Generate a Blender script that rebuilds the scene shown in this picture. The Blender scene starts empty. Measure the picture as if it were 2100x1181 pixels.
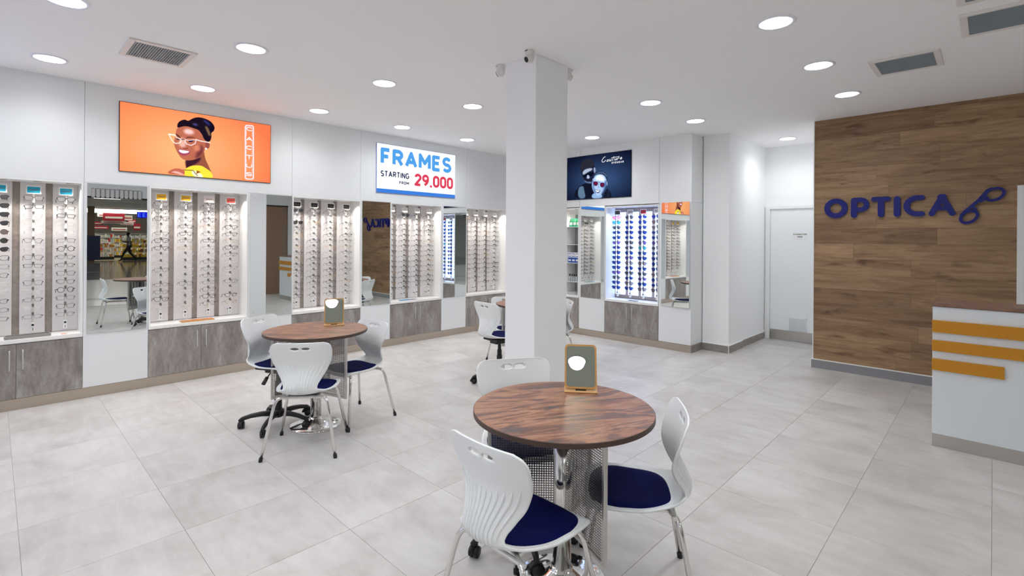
import bpy, math, random
import numpy as np
from mathutils import Vector, Matrix
C = bpy.context.scene.collection
SC = bpy.context.scene
PI = math.pi
# ------------------------------------------------------------------ camera, world, exposure
SC.view_settings.view_transform = 'Standard'
SC.view_settings.look = 'None'
SC.view_settings.gamma = 1.0
SC.view_settings.use_curve_mapping = False
SC.view_settings.exposure = 0.0
YAW, ROLL, CAM_H = math.radians(43.92), math.atan(0.007), 1.54
cd = bpy.data.cameras.new('camera')
cam = bpy.data.objects.new('camera', cd); C.objects.link(cam)
cd.sensor_width = 36.0
cd.lens = 36.0 * 1026.0 / 2100.0
cd.shift_x = 0.0
cd.shift_y = -101.0 / 2100.0
cd.clip_start = 0.05; cd.clip_end = 200
cam.matrix_world = Matrix.Translation((0, 0, CAM_H)) @ Matrix.Rotation(YAW, 4, 'Z') @ Matrix.Rotation(PI/2, 4, 'X') @ Matrix.Rotation(ROLL, 4, 'Z')
SC.camera = cam
SC.cycles.diffuse_bounces = 8; SC.cycles.max_bounces = 14; SC.cycles.sample_clamp_indirect = 8.0
w = bpy.data.worlds.new('world'); SC.world = w; w.use_nodes = True
w.node_tree.nodes['Background'].inputs[0].default_value = (0.9, 0.95, 1.0, 1)
w.node_tree.nodes['Background'].inputs[1].default_value = 0.35
DOWNLIGHT = 9.0      # radiance of a ceiling downlight diffuser
DOWNSPOT = 38.0       # watts of the beam under each downlight
NICHE = 7.4           # watts of one shelf spotlight
MALL = 7.5            # radiance of the mall's ceiling panels

# ------------------------------------------------------------------ helpers
def s2l(c):
    return tuple((x/12.92 if x <= 0.04045 else ((x+0.055)/1.055)**2.4) for x in c)
def rgb(r, g, b): return s2l((r/255, g/255, b/255)) + (1,)

class MB:
    def __init__(s): s.v = []; s.f = []; s.m = []
    def add(s, vs, fs, mi=0):
        o = len(s.v); s.v += [tuple(v) for v in vs]; s.f += [tuple(i+o for i in f) for f in fs]; s.m += [mi]*len(fs); return s
    def box(s, x0, x1, y0, y1, z0, z1, mi=0, b=0.0):
        if b <= 0:
            vs = [(x, y, z) for z in (z0, z1) for y in (y0, y1) for x in (x0, x1)]
            return s.add(vs, [(0,2,3,1),(4,5,7,6),(0,1,5,4),(2,6,7,3),(0,4,6,2),(1,3,7,5)], mi)
        # chamfered box
        vs = []; X = (x0, x1); Y = (y0, y1); Z = (z0, z1); idx = {}
        for i in (0, 1):
            for j in (0, 1):
                for k in (0, 1):
                    sx, sy, sz = (1-2*i)*b, (1-2*j)*b, (1-2*k)*b
                    for a, p in enumerate(((X[i], Y[j]+sy, Z[k]+sz), (X[i]+sx, Y[j], Z[k]+sz), (X[i]+sx, Y[j]+sy, Z[k]))):
                        idx[i, j, k, a] = len(vs); vs.append(p)
        F = []
        for i in (0, 1):
            q = [idx[i,0,0,0], idx[i,1,0,0], idx[i,1,1,0], idx[i,0,1,0]]; F.append(q if i else q[::-1])
            q = [idx[0,i,0,1], idx[0,i,1,1], idx[1,i,1,1], idx[1,i,0,1]]; F.append(q if i else q[::-1])
            q = [idx[0,0,i,2], idx[1,0,i,2], idx[1,1,i,2], idx[0,1,i,2]]; F.append(q if i else q[::-1])
        for i in (0, 1):
            for j in (0, 1):
                F.append([idx[i,j,0,0], idx[i,j,1,0], idx[i,j,1,1], idx[i,j,0,1]])
                F.append([idx[i,0,j,0], idx[i,1,j,0], idx[i,1,j,2], idx[i,0,j,2]])
                F.append([idx[0,i,j,1], idx[1,i,j,1], idx[1,i,j,2], idx[0,i,j,2]])
                for k in (0, 1):
                    F.append([idx[i,j,k,0], idx[i,j,k,1], idx[i,j,k,2]])
        return s.add(vs, F, mi)
    def tube(s, path, r, n=8, mi=0, cap=True, closed=False, rx=None):
        P = [Vector(p) for p in path]; N = len(P); rs = r if isinstance(r, (list, tuple)) else [r]*N
        rings = []; up = None
        for i in range(N):
            if closed: t = (P[(i+1) % N] - P[i-1])
            else: t = (P[min(i+1, N-1)] - P[max(i-1, 0)])
            t.normalize()
            if up is None:
                up = Vector((0,0,1)) if abs(t.z) < 0.9 else Vector((1,0,0))
            a = t.cross(up)
            if a.length < 1e-6: a = t.orthogonal()
            a.normalize(); bb = a.cross(t).normalized(); up = bb
            k = (rx or 1.0)
            rings.append([P[i] + a*math.cos(2*PI*j/n)*rs[i]*k + bb*math.sin(2*PI*j/n)*rs[i] for j in range(n)])
        vs = [v for R in rings for v in R]; F = []
        M = N if closed else N-1
        for i in range(M):
            i2 = (i+1) % N
            for j in range(n):
                F.append((i*n+j, i*n+(j+1) % n, i2*n+(j+1) % n, i2*n+j))
        if cap and not closed:
            F.append(tuple(range(n))[::-1]); F.append(tuple((N-1)*n+j for j in range(n)))
        return s.add(vs, F, mi)
    def lathe(s, prof, n=32, c=(0,0,0), mi=0):
        vs = []; F = []
        for r, z in prof:
            for j in range(n):
                vs.append((c[0]+r*math.cos(2*PI*j/n), c[1]+r*math.sin(2*PI*j/n), c[2]+z))
        for i in range(len(prof)-1):
            for j in range(n):
                F.append((i*n+j, i*n+(j+1) % n, (i+1)*n+(j+1) % n, (i+1)*n+j))
        if prof[0][0] > 1e-5: F.append(tuple(range(n))[::-1])
        if prof[-1][0] > 1e-5: F.append(tuple((len(prof)-1)*n+j for j in range(n)))
        return s.add(vs, F, mi)
    def cyl(s, p0, p1, r, n=12, mi=0): return s.tube([p0, p1], r, n, mi)
    def prism(s, poly, d0, d1, f, mi=0):
        """poly of 2-D points; f(u, v, d) -> xyz"""
        n = len(poly); vs = [f(u, v, d0) for u, v in poly] + [f(u, v, d1) for u, v in poly]
        F = [tuple(range(n))[::-1], tuple(range(n, 2*n))] + [(i, (i+1) % n, n+(i+1) % n, n+i) for i in range(n)]
        return s.add(vs, F, mi)
    def mesh(s, name, mats, smooth=False):
        me = bpy.data.meshes.new(name); me.from_pydata(s.v, [], s.f)
        for m in (mats if isinstance(mats, (list, tuple)) else [mats]): me.materials.append(m)
        me.polygons.foreach_set('material_index', s.m)
        me.polygons.foreach_set('use_smooth', [smooth]*len(s.f))
        me.update(); me.validate()
        return me
    def obj(s, name, mats, parent=None, loc=(0,0,0), rz=0.0, smooth=False, **kw):
        return place(name, s.mesh(name, mats, smooth), parent, loc, rz, **kw)

def place(name, me, parent=None, loc=(0,0,0), rz=0.0, label=None, cat=None, group=None, kind=None, rot=None):
    o = bpy.data.objects.new(name, me); C.objects.link(o)
    o.parent = parent; o.location = loc; o.rotation_euler = rot if rot else (0, 0, rz)
    tag(o, label, cat, group, kind)
    return o
def tag(o, label=None, cat=None, group=None, kind=None):
    if label: o['label'] = label
    if cat: o['category'] = cat
    if group: o['group'] = group
    if kind: o['kind'] = kind
    return o
def thing(name, label, cat, loc=(0,0,0), rz=0.0, group=None):
    return place(name, None, None, loc, rz, label, cat, group)
def copy_tree(o, parent=None):
    c = o.copy(); C.objects.link(c); c.parent = parent
    for ch in o.children: copy_tree(ch, c)
    return c
def smooth_angle(o, deg=40):
    """flat where faces meet sharply, smooth elsewhere"""
    me = o.data; me.polygons.foreach_set('use_smooth', [True]*len(me.polygons))
    try: me.set_sharp_from_angle(angle=math.radians(deg))
    except Exception: pass
    return o

# ------------------------------------------------------------------ materials
def mat(name, col, rough=0.5, metal=0.0, spec=None, emit=None, estr=0.0, coat=0.0):
    m = bpy.data.materials.new(name); m.use_nodes = True
    b = m.node_tree.nodes['Principled BSDF']
    b.inputs['Base Color'].default_value = col if len(col) == 4 else tuple(col)+(1,)
    b.inputs['Roughness'].default_value = rough; b.inputs['Metallic'].default_value = metal
    if spec is not None: b.inputs['Specular IOR Level'].default_value = spec
    if coat: b.inputs['Coat Weight'].default_value = coat; b.inputs['Coat Roughness'].default_value = 0.1
    if emit: b.inputs['Emission Color'].default_value = emit; b.inputs['Emission Strength'].default_value = estr
    return m
def nd(m, t, **kw):
    n = m.node_tree.nodes.new(t)
    for k, v in kw.items():
        if k.startswith('i_'): n.inputs[k[2:].replace('_', ' ')].default_value = v
        else: setattr(n, k, v)
    return n
def lk(m, a, b): m.node_tree.links.new(a, b)
def bsdf(m): return m.node_tree.nodes['Principled BSDF']
def ramp(m, fac, stops, interp='LINEAR'):
    r = nd(m, 'ShaderNodeValToRGB'); r.color_ramp.interpolation = interp
    e = r.color_ramp.elements
    while len(e) < len(stops): e.new(0.5)
    for i, (p, c) in enumerate(stops): e[i].position = p; e[i].color = c
    lk(m, fac, r.inputs[0]); return r.outputs[0]
def coords(m, scale, per_object=True, offset_by_random=False, world=False):
    if world:
        g = nd(m, 'ShaderNodeNewGeometry'); src = g.outputs['Position']
    else:
        tc = nd(m, 'ShaderNodeTexCoord'); src = tc.outputs['Object']
    if offset_by_random:
        oi = nd(m, 'ShaderNodeObjectInfo'); mul = nd(m, 'ShaderNodeVectorMath', operation='SCALE'); mul.inputs[0].default_value = (37.0, 53.0, 29.0)
        lk(m, oi.outputs['Random'], mul.inputs['Scale'])
        ad = nd(m, 'ShaderNodeVectorMath', operation='ADD'); lk(m, src, ad.inputs[0]); lk(m, mul.outputs[0], ad.inputs[1]); src = ad.outputs[0]
    mp = nd(m, 'ShaderNodeMapping'); mp.inputs['Scale'].default_value = scale; lk(m, src, mp.inputs[0])
    return mp.outputs[0]
def noise(m, vec, scale, detail=6, rough=0.6, dist=0.0):
    n = nd(m, 'ShaderNodeTexNoise'); n.inputs['Scale'].default_value = scale; n.inputs['Detail'].default_value = detail
    n.inputs['Roughness'].default_value = rough; n.inputs['Distortion'].default_value = dist
    lk(m, vec, n.inputs['Vector']); return n.outputs[0]
def mixc(m, fac, a, b, mode='MIX'):
    x = nd(m, 'ShaderNodeMix', data_type='RGBA', blend_type=mode)
    if isinstance(fac, (int, float)): x.inputs[0].default_value = fac
    else: lk(m, fac, x.inputs[0])
    for s, v in ((x.inputs[6], a), (x.inputs[7], b)):
        if isinstance(v, tuple): s.default_value = v
        else: lk(m, v, s)
    return x.outputs[2]
def bump(m, h, strength=0.1, dist=0.01):
    b = nd(m, 'ShaderNodeBump'); b.inputs['Strength'].default_value = strength; b.inputs['Distance'].default_value = dist
    lk(m, h, b.inputs['Height']); lk(m, b.outputs[0], bsdf(m).inputs['Normal'])

M = {}
M['ceiling'] = mat('ceiling_paint', rgb(247, 246, 246), 0.9)
M['wall'] = mat('wall_paint', rgb(246, 247, 248), 0.75)
M['laminate'] = mat('white_laminate', rgb(234, 237, 238), 0.38)
M['laminate_edge'] = mat('white_edging', rgb(240, 241, 240), 0.35)
M['back_white'] = mat('display_back_white', rgb(228, 224, 224), 0.5)
M['shelf_white'] = mat('shelf_white', rgb(244, 243, 240), 0.3)
def streaky(name, cols, sc, rough, big=1.6, fine=9.0):
    m = mat(name, (0.5, 0.5, 0.5, 1), rough)
    v = coords(m, sc, offset_by_random=True)
    a = noise(m, v, big, 8, 0.65, 0.5); b = noise(m, v, fine, 10, 0.75, 0.2)
    c1 = ramp(m, a, [(0.25, cols[0]), (0.5, cols[1]), (0.75, cols[2])])
    c2 = ramp(m, b, [(0.32, (0.60, 0.59, 0.585, 1)), (0.58, (1.0, 1.0, 1.0, 1))])
    lk(m, mixc(m, 0.75, c1, c2, 'MULTIPLY'), bsdf(m).inputs['Base Color'])
    return m
M['stone'] = streaky('grey_concrete_laminate', [rgb(116, 109, 106), rgb(152, 145, 141), rgb(190, 185, 181)], (3.4, 3.4, 1.1), 0.55, 2.0, 11.0)
M['strip'] = streaky('concrete_strip', [rgb(140, 130, 124), rgb(163, 152, 145), rgb(176, 166, 160)], (3.0, 3.0, 6.0), 0.6, 1.4, 7.0)
m = mat('floor_tile_glaze', (0.5, 0.5, 0.5, 1), 0.33)
v = coords(m, (1.0, 1.0, 1.0), offset_by_random=True)
a = noise(m, v, 2.4, 8, 0.62, 0.6)
mp2 = coords(m, (2.2, 9.0, 1.0), offset_by_random=True); b_ = noise(m, mp2, 2.0, 6, 0.6, 0.3)
c1 = ramp(m, a, [(0.25, rgb(180, 176, 172)), (0.5, rgb(201, 198, 195)), (0.75, rgb(212, 210, 208))])
c2 = ramp(m, b_, [(0.3, (0.90, 0.895, 0.89, 1)), (0.65, (1, 1, 1, 1))])
oi = nd(m, 'ShaderNodeObjectInfo'); tone = ramp(m, oi.outputs['Random'], [(0, (0.955, 0.955, 0.955, 1)), (1, (1, 1, 1, 1))])
lk(m, mixc(m, 1.0, mixc(m, 1.0, c1, c2, 'MULTIPLY'), tone, 'MULTIPLY'), bsdf(m).inputs['Base Color'])
rr = nd(m, 'ShaderNodeMapRange'); rr.inputs[3].default_value = 0.30; rr.inputs[4].default_value = 0.46; lk(m, a, rr.inputs[0]); lk(m, rr.outputs[0], bsdf(m).inputs['Roughness'])
M['tile'] = m
M['grout'] = mat('grout', rgb(158, 154, 150), 0.9)
def woody(name, cols, sc, rough, grain=0.8, knots=True, rnd=True):
    m = mat(name, (0.4, 0.3, 0.2, 1), rough)
    v = coords(m, sc, offset_by_random=rnd)
    a = noise(m, v, 1.3, 7, 0.6, 1.2); g = noise(m, v, 6.5, 10, 0.7, 0.4)
    c1 = ramp(m, a, [(0.2, cols[0]), (0.42, cols[1]), (0.6, cols[2]), (0.8, cols[3])])
    c2 = ramp(m, g, [(0.3, (0.66, 0.62, 0.60, 1)), (0.62, (1, 1, 1, 1))])
    out = mixc(m, grain, c1, c2, 'MULTIPLY')
    if knots:
        kv = coords(m, (sc[0]*1.6, sc[1]*1.6, sc[2]*0.55), offset_by_random=rnd)
        k = noise(m, kv, 2.2, 3, 0.5, 0.3)
        kk = ramp(m, k, [(0.60, (1, 1, 1, 1)), (0.74, (0.48, 0.40, 0.34, 1))])
        out = mixc(m, 1.0, out, kk, 'MULTIPLY')
    lk(m, out, bsdf(m).inputs['Base Color'])
    return m
M['plank'] = woody('oak_plank', [rgb(118, 90, 64), rgb(152, 121, 90), rgb(174, 144, 110), rgb(140, 113, 86)], (0.9, 3.0, 8.0), 0.5)
m = M['plank']; oi = nd(m, 'ShaderNodeObjectInfo'); src = bsdf(m).inputs['Base Color'].links[0].from_socket
tn = ramp(m, oi.outputs['Random'], [(0.0, (0.72, 0.68, 0.66, 1)), (0.35, (0.92, 0.90, 0.88, 1)), (0.7, (1.0, 1.0, 0.98, 1)), (1.0, (1.14, 1.14, 1.12, 1))]); lk(m, mixc(m, 1.0, src, tn, 'MULTIPLY'), bsdf(m).inputs['Base Color'])
m = mat('rustic_tabletop', (0.3, 0.2, 0.15, 1), 0.4)
a = noise(m, coords(m, (1.1, 4.6, 1)), 2.1, 6, 0.60, 0.9); b_ = noise(m, coords(m, (2.2, 20.0, 1)), 2.4, 10, 0.80, 1.0); c_ = noise(m, coords(m, (5, 11, 1)), 3.0, 8, 0.7, 1.0)
c1 = ramp(m, a, [(0.34, rgb(98, 88, 86)), (0.42, rgb(122, 84, 70)), (0.48, rgb(168, 116, 88)), (0.54, rgb(176, 130, 102)), (0.60, rgb(130, 86, 72)), (0.68, rgb(102, 92, 90))])
c2 = ramp(m, b_, [(0.34, (0.46, 0.43, 0.42, 1)), (0.56, (1, 1, 1, 1))]); c3 = ramp(m, c_, [(0.35, (0.70, 0.71, 0.72, 1)), (0.6, (0.98, 0.98, 0.98, 1))])
lk(m, mixc(m, 0.9, mixc(m, 0.85, c1, c2, 'MULTIPLY'), c3, 'MULTIPLY'), bsdf(m).inputs['Base Color']); M['tabletop'] = m
M['table_edge'] = mat('table_edge_band', rgb(74, 54, 45), 0.45)
M['countertop'] = woody('counter_top_wood', [rgb(96, 72, 60), rgb(124, 94, 78), rgb(140, 108, 90), rgb(112, 86, 72)], (2.0, 7.0, 2.0), 0.4, 0.8, False)
m = mat('perforated_wood_edge', rgb(206, 164, 108), 0.5); M['bamboo'] = m
M['chrome'] = mat('chrome', (0.78, 0.77, 0.75, 1), 0.10, 1.0)
M['steel'] = mat('brushed_steel', (0.56, 0.54, 0.51, 1), 0.32, 1.0)
M['steel_kick'] = mat('brushed_kick_plate', rgb(190, 178, 164), 0.33, 0.85)
M['handle'] = mat('satin_handle', rgb(205, 205, 203), 0.35, 0.6)
M['perf'] = mat('perforated_steel', (0.20, 0.195, 0.19, 1), 0.28, 1.0)
M['mirror'] = mat('mirror_silver', (0.80, 0.84, 0.83, 1), 0.0, 1.0)
M['black'] = mat('black_plastic', rgb(24, 24, 26), 0.45)
M['darkgap'] = mat('dark_gap', rgb(20, 20, 20), 0.9)
M['shell'] = mat('chair_shell_plastic', rgb(236, 239, 239), 0.36)
m = mat('navy_fabric', rgb(4, 9, 62), 0.9, spec=0.15); vv = coords(m, (1, 1, 1)); n_ = noise(m, vv, 600, 2, 0.5)
lk(m, ramp(m, n_, [(0.3, rgb(2, 7, 52)), (0.7, rgb(7, 16, 84))]), bsdf(m).inputs['Base Color']); bump(m, n_, 0.3, 0.001); M['navy'] = m
M['skirting'] = streaky('skirting_tile', [rgb(138, 130, 124), rgb(152, 144, 138), rgb(162, 155, 150)], (2, 2, 6), 0.4)
M['skirt_grey'] = mat('skirting_grey', rgb(140, 140, 144), 0.45)
M['sign_blue'] = mat('sign_blue_acrylic', rgb(3, 18, 116), 0.35)
M['amber'] = mat('amber_laminate', rgb(198, 134, 12), 0.4)
M['counter_white'] = mat('counter_white', rgb(226, 232, 235), 0.35)
M['vent_frame'] = mat('vent_frame_paint', rgb(232, 226, 222), 0.5)
M['vent_slat'] = mat('vent_slat', rgb(150, 160, 166), 0.5)
M['trim_white'] = mat('downlight_trim', rgb(235, 236, 245), 0.4)
M['diffuser'] = mat('downlight_diffuser', (1, 1, 1, 1), 0.5, emit=(0.97, 0.985, 1.0, 1), estr=DOWNLIGHT)
M['camera_white'] = mat('camera_housing', rgb(226, 224, 220), 0.35)
M['glass_black'] = mat('camera_glass', rgb(12, 12, 14), 0.08)
M['bezel'] = mat('screen_bezel', rgb(14, 14, 18), 0.35)
M['door'] = mat('door_paint', rgb(240, 244, 246), 0.42)
M['paper'] = mat('paper', rgb(240, 240, 238), 0.6)
M['ink'] = mat('ink', rgb(30, 30, 34), 0.7)
M['lit_panel'] = mat('backlit_panel', (0.8, 0.85, 1, 1), 0.5, emit=(0.40, 0.55, 1.0, 1), estr=2.5)
def vcol_emit(name, strength):
    m = bpy.data.materials.new(name); m.use_nodes = True; nt = m.node_tree
    for n in list(nt.nodes):
        if n.type != 'OUTPUT_MATERIAL': nt.nodes.remove(n)
    e = nt.nodes.new('ShaderNodeEmission'); e.inputs[1].default_value = strength
    at = nt.nodes.new('ShaderNodeVertexColor'); at.layer_name = 'Picture'
    nt.links.new(at.outputs[0], e.inputs[0]); nt.links.new(e.outputs[0], nt.nodes['Material Output'].inputs[0])
    return m
def emitter(name, col, strength):
    m = bpy.data.materials.new(name); m.use_nodes = True; nt = m.node_tree
    for n in list(nt.nodes):
        if n.type != 'OUTPUT_MATERIAL': nt.nodes.remove(n)
    e = nt.nodes.new('ShaderNodeEmission'); e.inputs[0].default_value = col; e.inputs[1].default_value = strength
    nt.links.new(e.outputs[0], nt.nodes['Material Output'].inputs[0]); return m
def lens_mat(name, col, alpha, tint=None):
    m = bpy.data.materials.new(name); m.use_nodes = True; nt = m.node_tree
    b = nt.nodes['Principled BSDF']; b.inputs['Base Color'].default_value = col; b.inputs['Roughness'].default_value = 0.08
    t = nt.nodes.new('ShaderNodeBsdfTransparent'); mx = nt.nodes.new('ShaderNodeMixShader'); mx.inputs[0].default_value = alpha
    if tint: t.inputs[0].default_value = tint
    nt.links.new(t.outputs[0], mx.inputs[1]); nt.links.new(b.outputs[0], mx.inputs[2])
    nt.links.new(mx.outputs[0], nt.nodes['Material Output'].inputs[0]); return m

# ------------------------------------------------------------------ stroke lettering
def arc(cx, cy, rx, ry, a0, a1, n=10):
    return [(cx+rx*math.cos(math.radians(a0+(a1-a0)*i/n)), cy+ry*math.sin(math.radians(a0+(a1-a0)*i/n))) for i in range(n+1)]
GL = {
 'A': (0.72, [[(0, 0), (0.36, 1), (0.72, 0)], [(0.14, 0.32), (0.58, 0.32)]]),
 'C': (0.62, [arc(0.34, 0.66, 0.34, 0.34, 40, 180) + arc(0.34, 0.34, 0.34, 0.34, 180, 320)]),
 'E': (0.52, [[(0.52, 1), (0, 1), (0, 0), (0.52, 0)], [(0, 0.52), (0.45, 0.52)]]),
 'F': (0.50, [[(0.50, 1), (0, 1), (0, 0)], [(0, 0.50), (0.42, 0.50)]]),
 'G': (0.64, [arc(0.32, 0.66, 0.32, 0.34, 35, 180) + arc(0.32, 0.32, 0.32, 0.32, 180, 355) + [(0.64, 0.46), (0.38, 0.46)]]),
 'I': (0.0, [[(0, 0), (0, 1)]]),
 'M': (0.74, [[(0, 0), (0, 1), (0.37, 0.38), (0.74, 1), (0.74, 0)]]),
 'N': (0.60, [[(0, 0), (0, 1), (0.60, 0), (0.60, 1)]]),
 'O': (0.64, [arc(0.32, 0.68, 0.32, 0.32, 0, 180) + arc(0.32, 0.32, 0.32, 0.32, 180, 360) + [(0.64, 0.68)]]),
 'P': (0.56, [[(0, 0), (0, 1), (0.30, 1)] + arc(0.30, 0.74, 0.26, 0.26, 90, -90) + [(0, 0.48)]]),
 'R': (0.58, [[(0, 0), (0, 1), (0.30, 1)] + arc(0.30, 0.75, 0.26, 0.25, 90, -90) + [(0, 0.50)], [(0.28, 0.50), (0.58, 0)]]),
 'S': (0.56, [arc(0.28, 0.745, 0.27, 0.255, 30, 270, 12) + arc(0.28, 0.25, 0.28, 0.25, 90, -150, 12)]),
 'T': (0.60, [[(0, 1), (0.60, 1)], [(0.30, 1), (0.30, 0)]]),
 'U': (0.60, [[(0, 1), (0, 0.30)] + arc(0.30, 0.30, 0.30, 0.30, 180, 360) + [(0.60, 1)]]),
 'W': (0.90, [[(0, 1), (0.22, 0), (0.45, 0.85), (0.68, 0), (0.90, 1)]]),
 'X': (0.60, [[(0, 0), (0.60, 1)], [(0, 1), (0.60, 0)]]),
 'Y': (0.62, [[(0, 1), (0.31, 0.48), (0.62, 1)], [(0.31, 0.48), (0.31, 0)]]),
 '0': (0.52, [arc(0.26, 0.74, 0.26, 0.26, 0, 180) + arc(0.26, 0.26, 0.26, 0.26, 180, 360) + [(0.52, 0.74)]]),
 '2': (0.54, [arc(0.27, 0.73, 0.27, 0.27, 165, -20) + [(0, 0), (0.54, 0)]]),
 '9': (0.54, [arc(0.27, 0.72, 0.27, 0.28, 0, 360, 16), arc(-0.06, 0.66, 0.60, 0.66, 5, -70, 6)]),
 ',': (0.08, [[(0.08, 0.06), (0.0, -0.16)]]),
}
def stroke_flat(mb, pts, wd, f, d, mi=0, round_=True, nseg=10, d0=None):
    """a flat ribbon of width wd along pts at depth d (or a slab from d0 to d) through f(u, v, d)"""
    def quad(a, b):
        dx, dy = b[0]-a[0], b[1]-a[1]; L = math.hypot(dx, dy) or 1; nx, ny = -dy/L*wd/2, dx/L*wd/2
        P = [(a[0]-nx, a[1]-ny), (b[0]-nx, b[1]-ny), (b[0]+nx, b[1]+ny), (a[0]+nx, a[1]+ny)]
        if d0 is None: mb.add([f(u, v, d) for u, v in P], [(0, 1, 2, 3)], mi)
        else: mb.prism(P, d0, d, f, mi)
    for a, b in zip(pts, pts[1:]): quad(a, b)
    ends = range(len(pts)) if round_ else range(1, len(pts)-1)
    for i in ends:
        c = pts[i]; P = [(c[0]+wd/2*math.cos(2*PI*k/nseg), c[1]+wd/2*math.sin(2*PI*k/nseg)) for k in range(nseg)]
        if d0 is None: mb.add([f(u, v, d) for u, v in P], [tuple(range(nseg))], mi)
        else: mb.prism(P, d0, d, f, mi)
def ribbon(mb, pts, wd, f, d0, d1, mi=0, closed=False, cap=8, depth_shift=0.0):
    """one continuous raised stroke with mitred joints and round ends"""
    P_ = [Vector((p[0], p[1])) for p in pts]
    if closed: P_ = P_[:-1]
    n = len(P_); Lf, Rt = [], []
    for i in range(n):
        a = P_[i-1] if (i > 0 or closed) else None; b = P_[(i+1) % n] if (i < n-1 or closed) else None
        d_in = (P_[i]-a).normalized() if a is not None else None; d_out = (b-P_[i]).normalized() if b is not None else None
        if d_in is None: d_in = d_out
        if d_out is None: d_out = d_in
        t = (d_in+d_out).normalized(); nn = Vector((-t.y, t.x)); k = max(0.45, nn.dot(Vector((-d_in.y, d_in.x))))
        Lf.append(P_[i]+nn*(wd/2/k)); Rt.append(P_[i]-nn*(wd/2/k))
    d1 += depth_shift
    if closed:
        V = [f(p.x, p.y, d) for d in (d0, d1) for p in Lf+Rt]; F = []; m_ = 2*n
        for i in range(n):
            j = (i+1) % n
            F += [(m_+i, m_+j, m_+n+j, m_+n+i), (i, n+i, n+j, j), (i, j, m_+j, m_+i), (n+i, m_+n+i, m_+n+j, n+j)]
        return mb.add(V, F, mi)
    def fan(c, d):
        a0 = math.atan2(d.y, d.x)-PI/2
        return [c+Vector((math.cos(a0+PI*k/cap), math.sin(a0+PI*k/cap)))*wd/2 for k in range(1, cap)]
    poly = Rt + fan(P_[-1], P_[-1]-P_[-2]) + Lf[::-1] + fan(P_[0], P_[0]-P_[1])
    m_ = len(poly); V = [f(p.x, p.y, d) for d in (d0, d1) for p in poly]; F = [(i, (i+1) % m_, m_+(i+1) % m_, m_+i) for i in range(m_)]
    o = n+cap-1
    for i in range(n-1):
        q = (i, i+1, o+n-2-i, o+n-1-i); F.append(tuple(m_+x for x in q)); F.append(q[::-1])
    e = [n-1]+list(range(n, n+cap-1))+[o]; F.append(tuple(m_+x for x in e)); F.append(tuple(e[::-1]))
    e = [o+n-1]+list(range(o+n, m_))+[0]; F.append(tuple(m_+x for x in e)); F.append(tuple(e[::-1]))
    return mb.add(V, F, mi)
def text(mb, s, u0, v0, h, wd, f, d, gap=0.26, mi=0, round_=False, width=None, d0=None):
    """write s with cap height h; if width is given the line is stretched to it"""
    tot = sum(GL[c][0] if c != ' ' else 0.35 for c in s) + gap*(len(s)-1)
    hh = h - wd; sx = hh if width is None else (width - wd) / tot
    x = u0 + wd/2
    for c in s:
        if c == ' ': x += (0.35+gap)*sx; continue
        gw, st = GL[c]
        for p in st: stroke_flat(mb, [(x+a*sx, v0+wd/2+b*hh) for a, b in p], wd, f, d, mi, round_, 10, d0)
        x += (gw+gap)*sx
# ------------------------------------------------------------------ room shell
XL, YB, H = -6.20, 6.60, 3.0          # front planes of the two display walls, ceiling height
def struct(name, mb, mats, **kw): return mb.obj(name, mats, kind='structure', **kw)
XR, YN = 1.70, -3.0                   # shop front line, near side wall
struct('ceiling', MB().box(-6.9, XR+0.1, YN-0.1, 8.7, H, H+0.12), M['ceiling'])
fl = struct('floor', MB().box(-6.9, XR+0.05, YN-0.1, 8.7, -0.10, -0.0018), M['grout'])
tile_me = MB().box(0, 0.6082, 0, 0.6062, -0.0018, 0.0, b=0.0006).mesh('tile', M['tile'])
for i in range(-11, 3):
    for j in range(-6, 14):
        x0, y0 = i*0.61, 0.100 + j*0.608
        x1 = x0+0.61
        if x0 < -6.8 or x1 > XR+0.2 or y0 > 8.6: continue
        if y0 > 7.0 and (x0 < -3.3 or x0 > -1.3): continue
        place('tile', tile_me, fl, (x0+0.0009, y0+0.0009, 0))
# left display wall (plane x = XL): carcass behind the bays and the white panels
MIR_A = [(0.597, 1.104), (2.05, 2.55), (3.475, 3.94), (4.86, 5.36)]
BAY_A = [(-0.30, 0.597), (1.104, 2.05), (2.55, 3.475), (3.94, 4.86), (5.36, 6.30)]
MIR_A0 = (-0.80, -0.30)
ZS, ZT = 0.625, 2.05                  # shelf top, underside of the upper panels
wl = struct('wall_left', MB().box(-6.9, -6.60, YN, 7.1, 0, H), M['wall'])
g = 0.0012
seams = [YN, -2.2, -0.80, 0.600, 2.545, 3.465, 5.361, YB]
for a, b in zip(seams, seams[1:]):
    MB().box(-6.58, XL, a+g, b-g, ZT, H, b=0.001).obj('panel', M['laminate'], wl)
for a, b in MIR_A + [MIR_A0]:
    MB().box(-6.58, XL, a+g, b-g, 0.10, ZT-0.002, b=0.001).obj('panel', M['laminate'], wl)
MB().box(-6.58, XL, YN, -0.802, 0.10, ZT-0.002).obj('panel', M['laminate'], wl)
MB().box(-6.58, XL, 6.302, YB, 0.10, ZT-0.002).obj('panel', M['laminate'], wl)
struct('baseboard_left', MB().box(-6.55, XL-0.004, YN, YB, 0, 0.097), M['steel_kick'])
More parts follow.
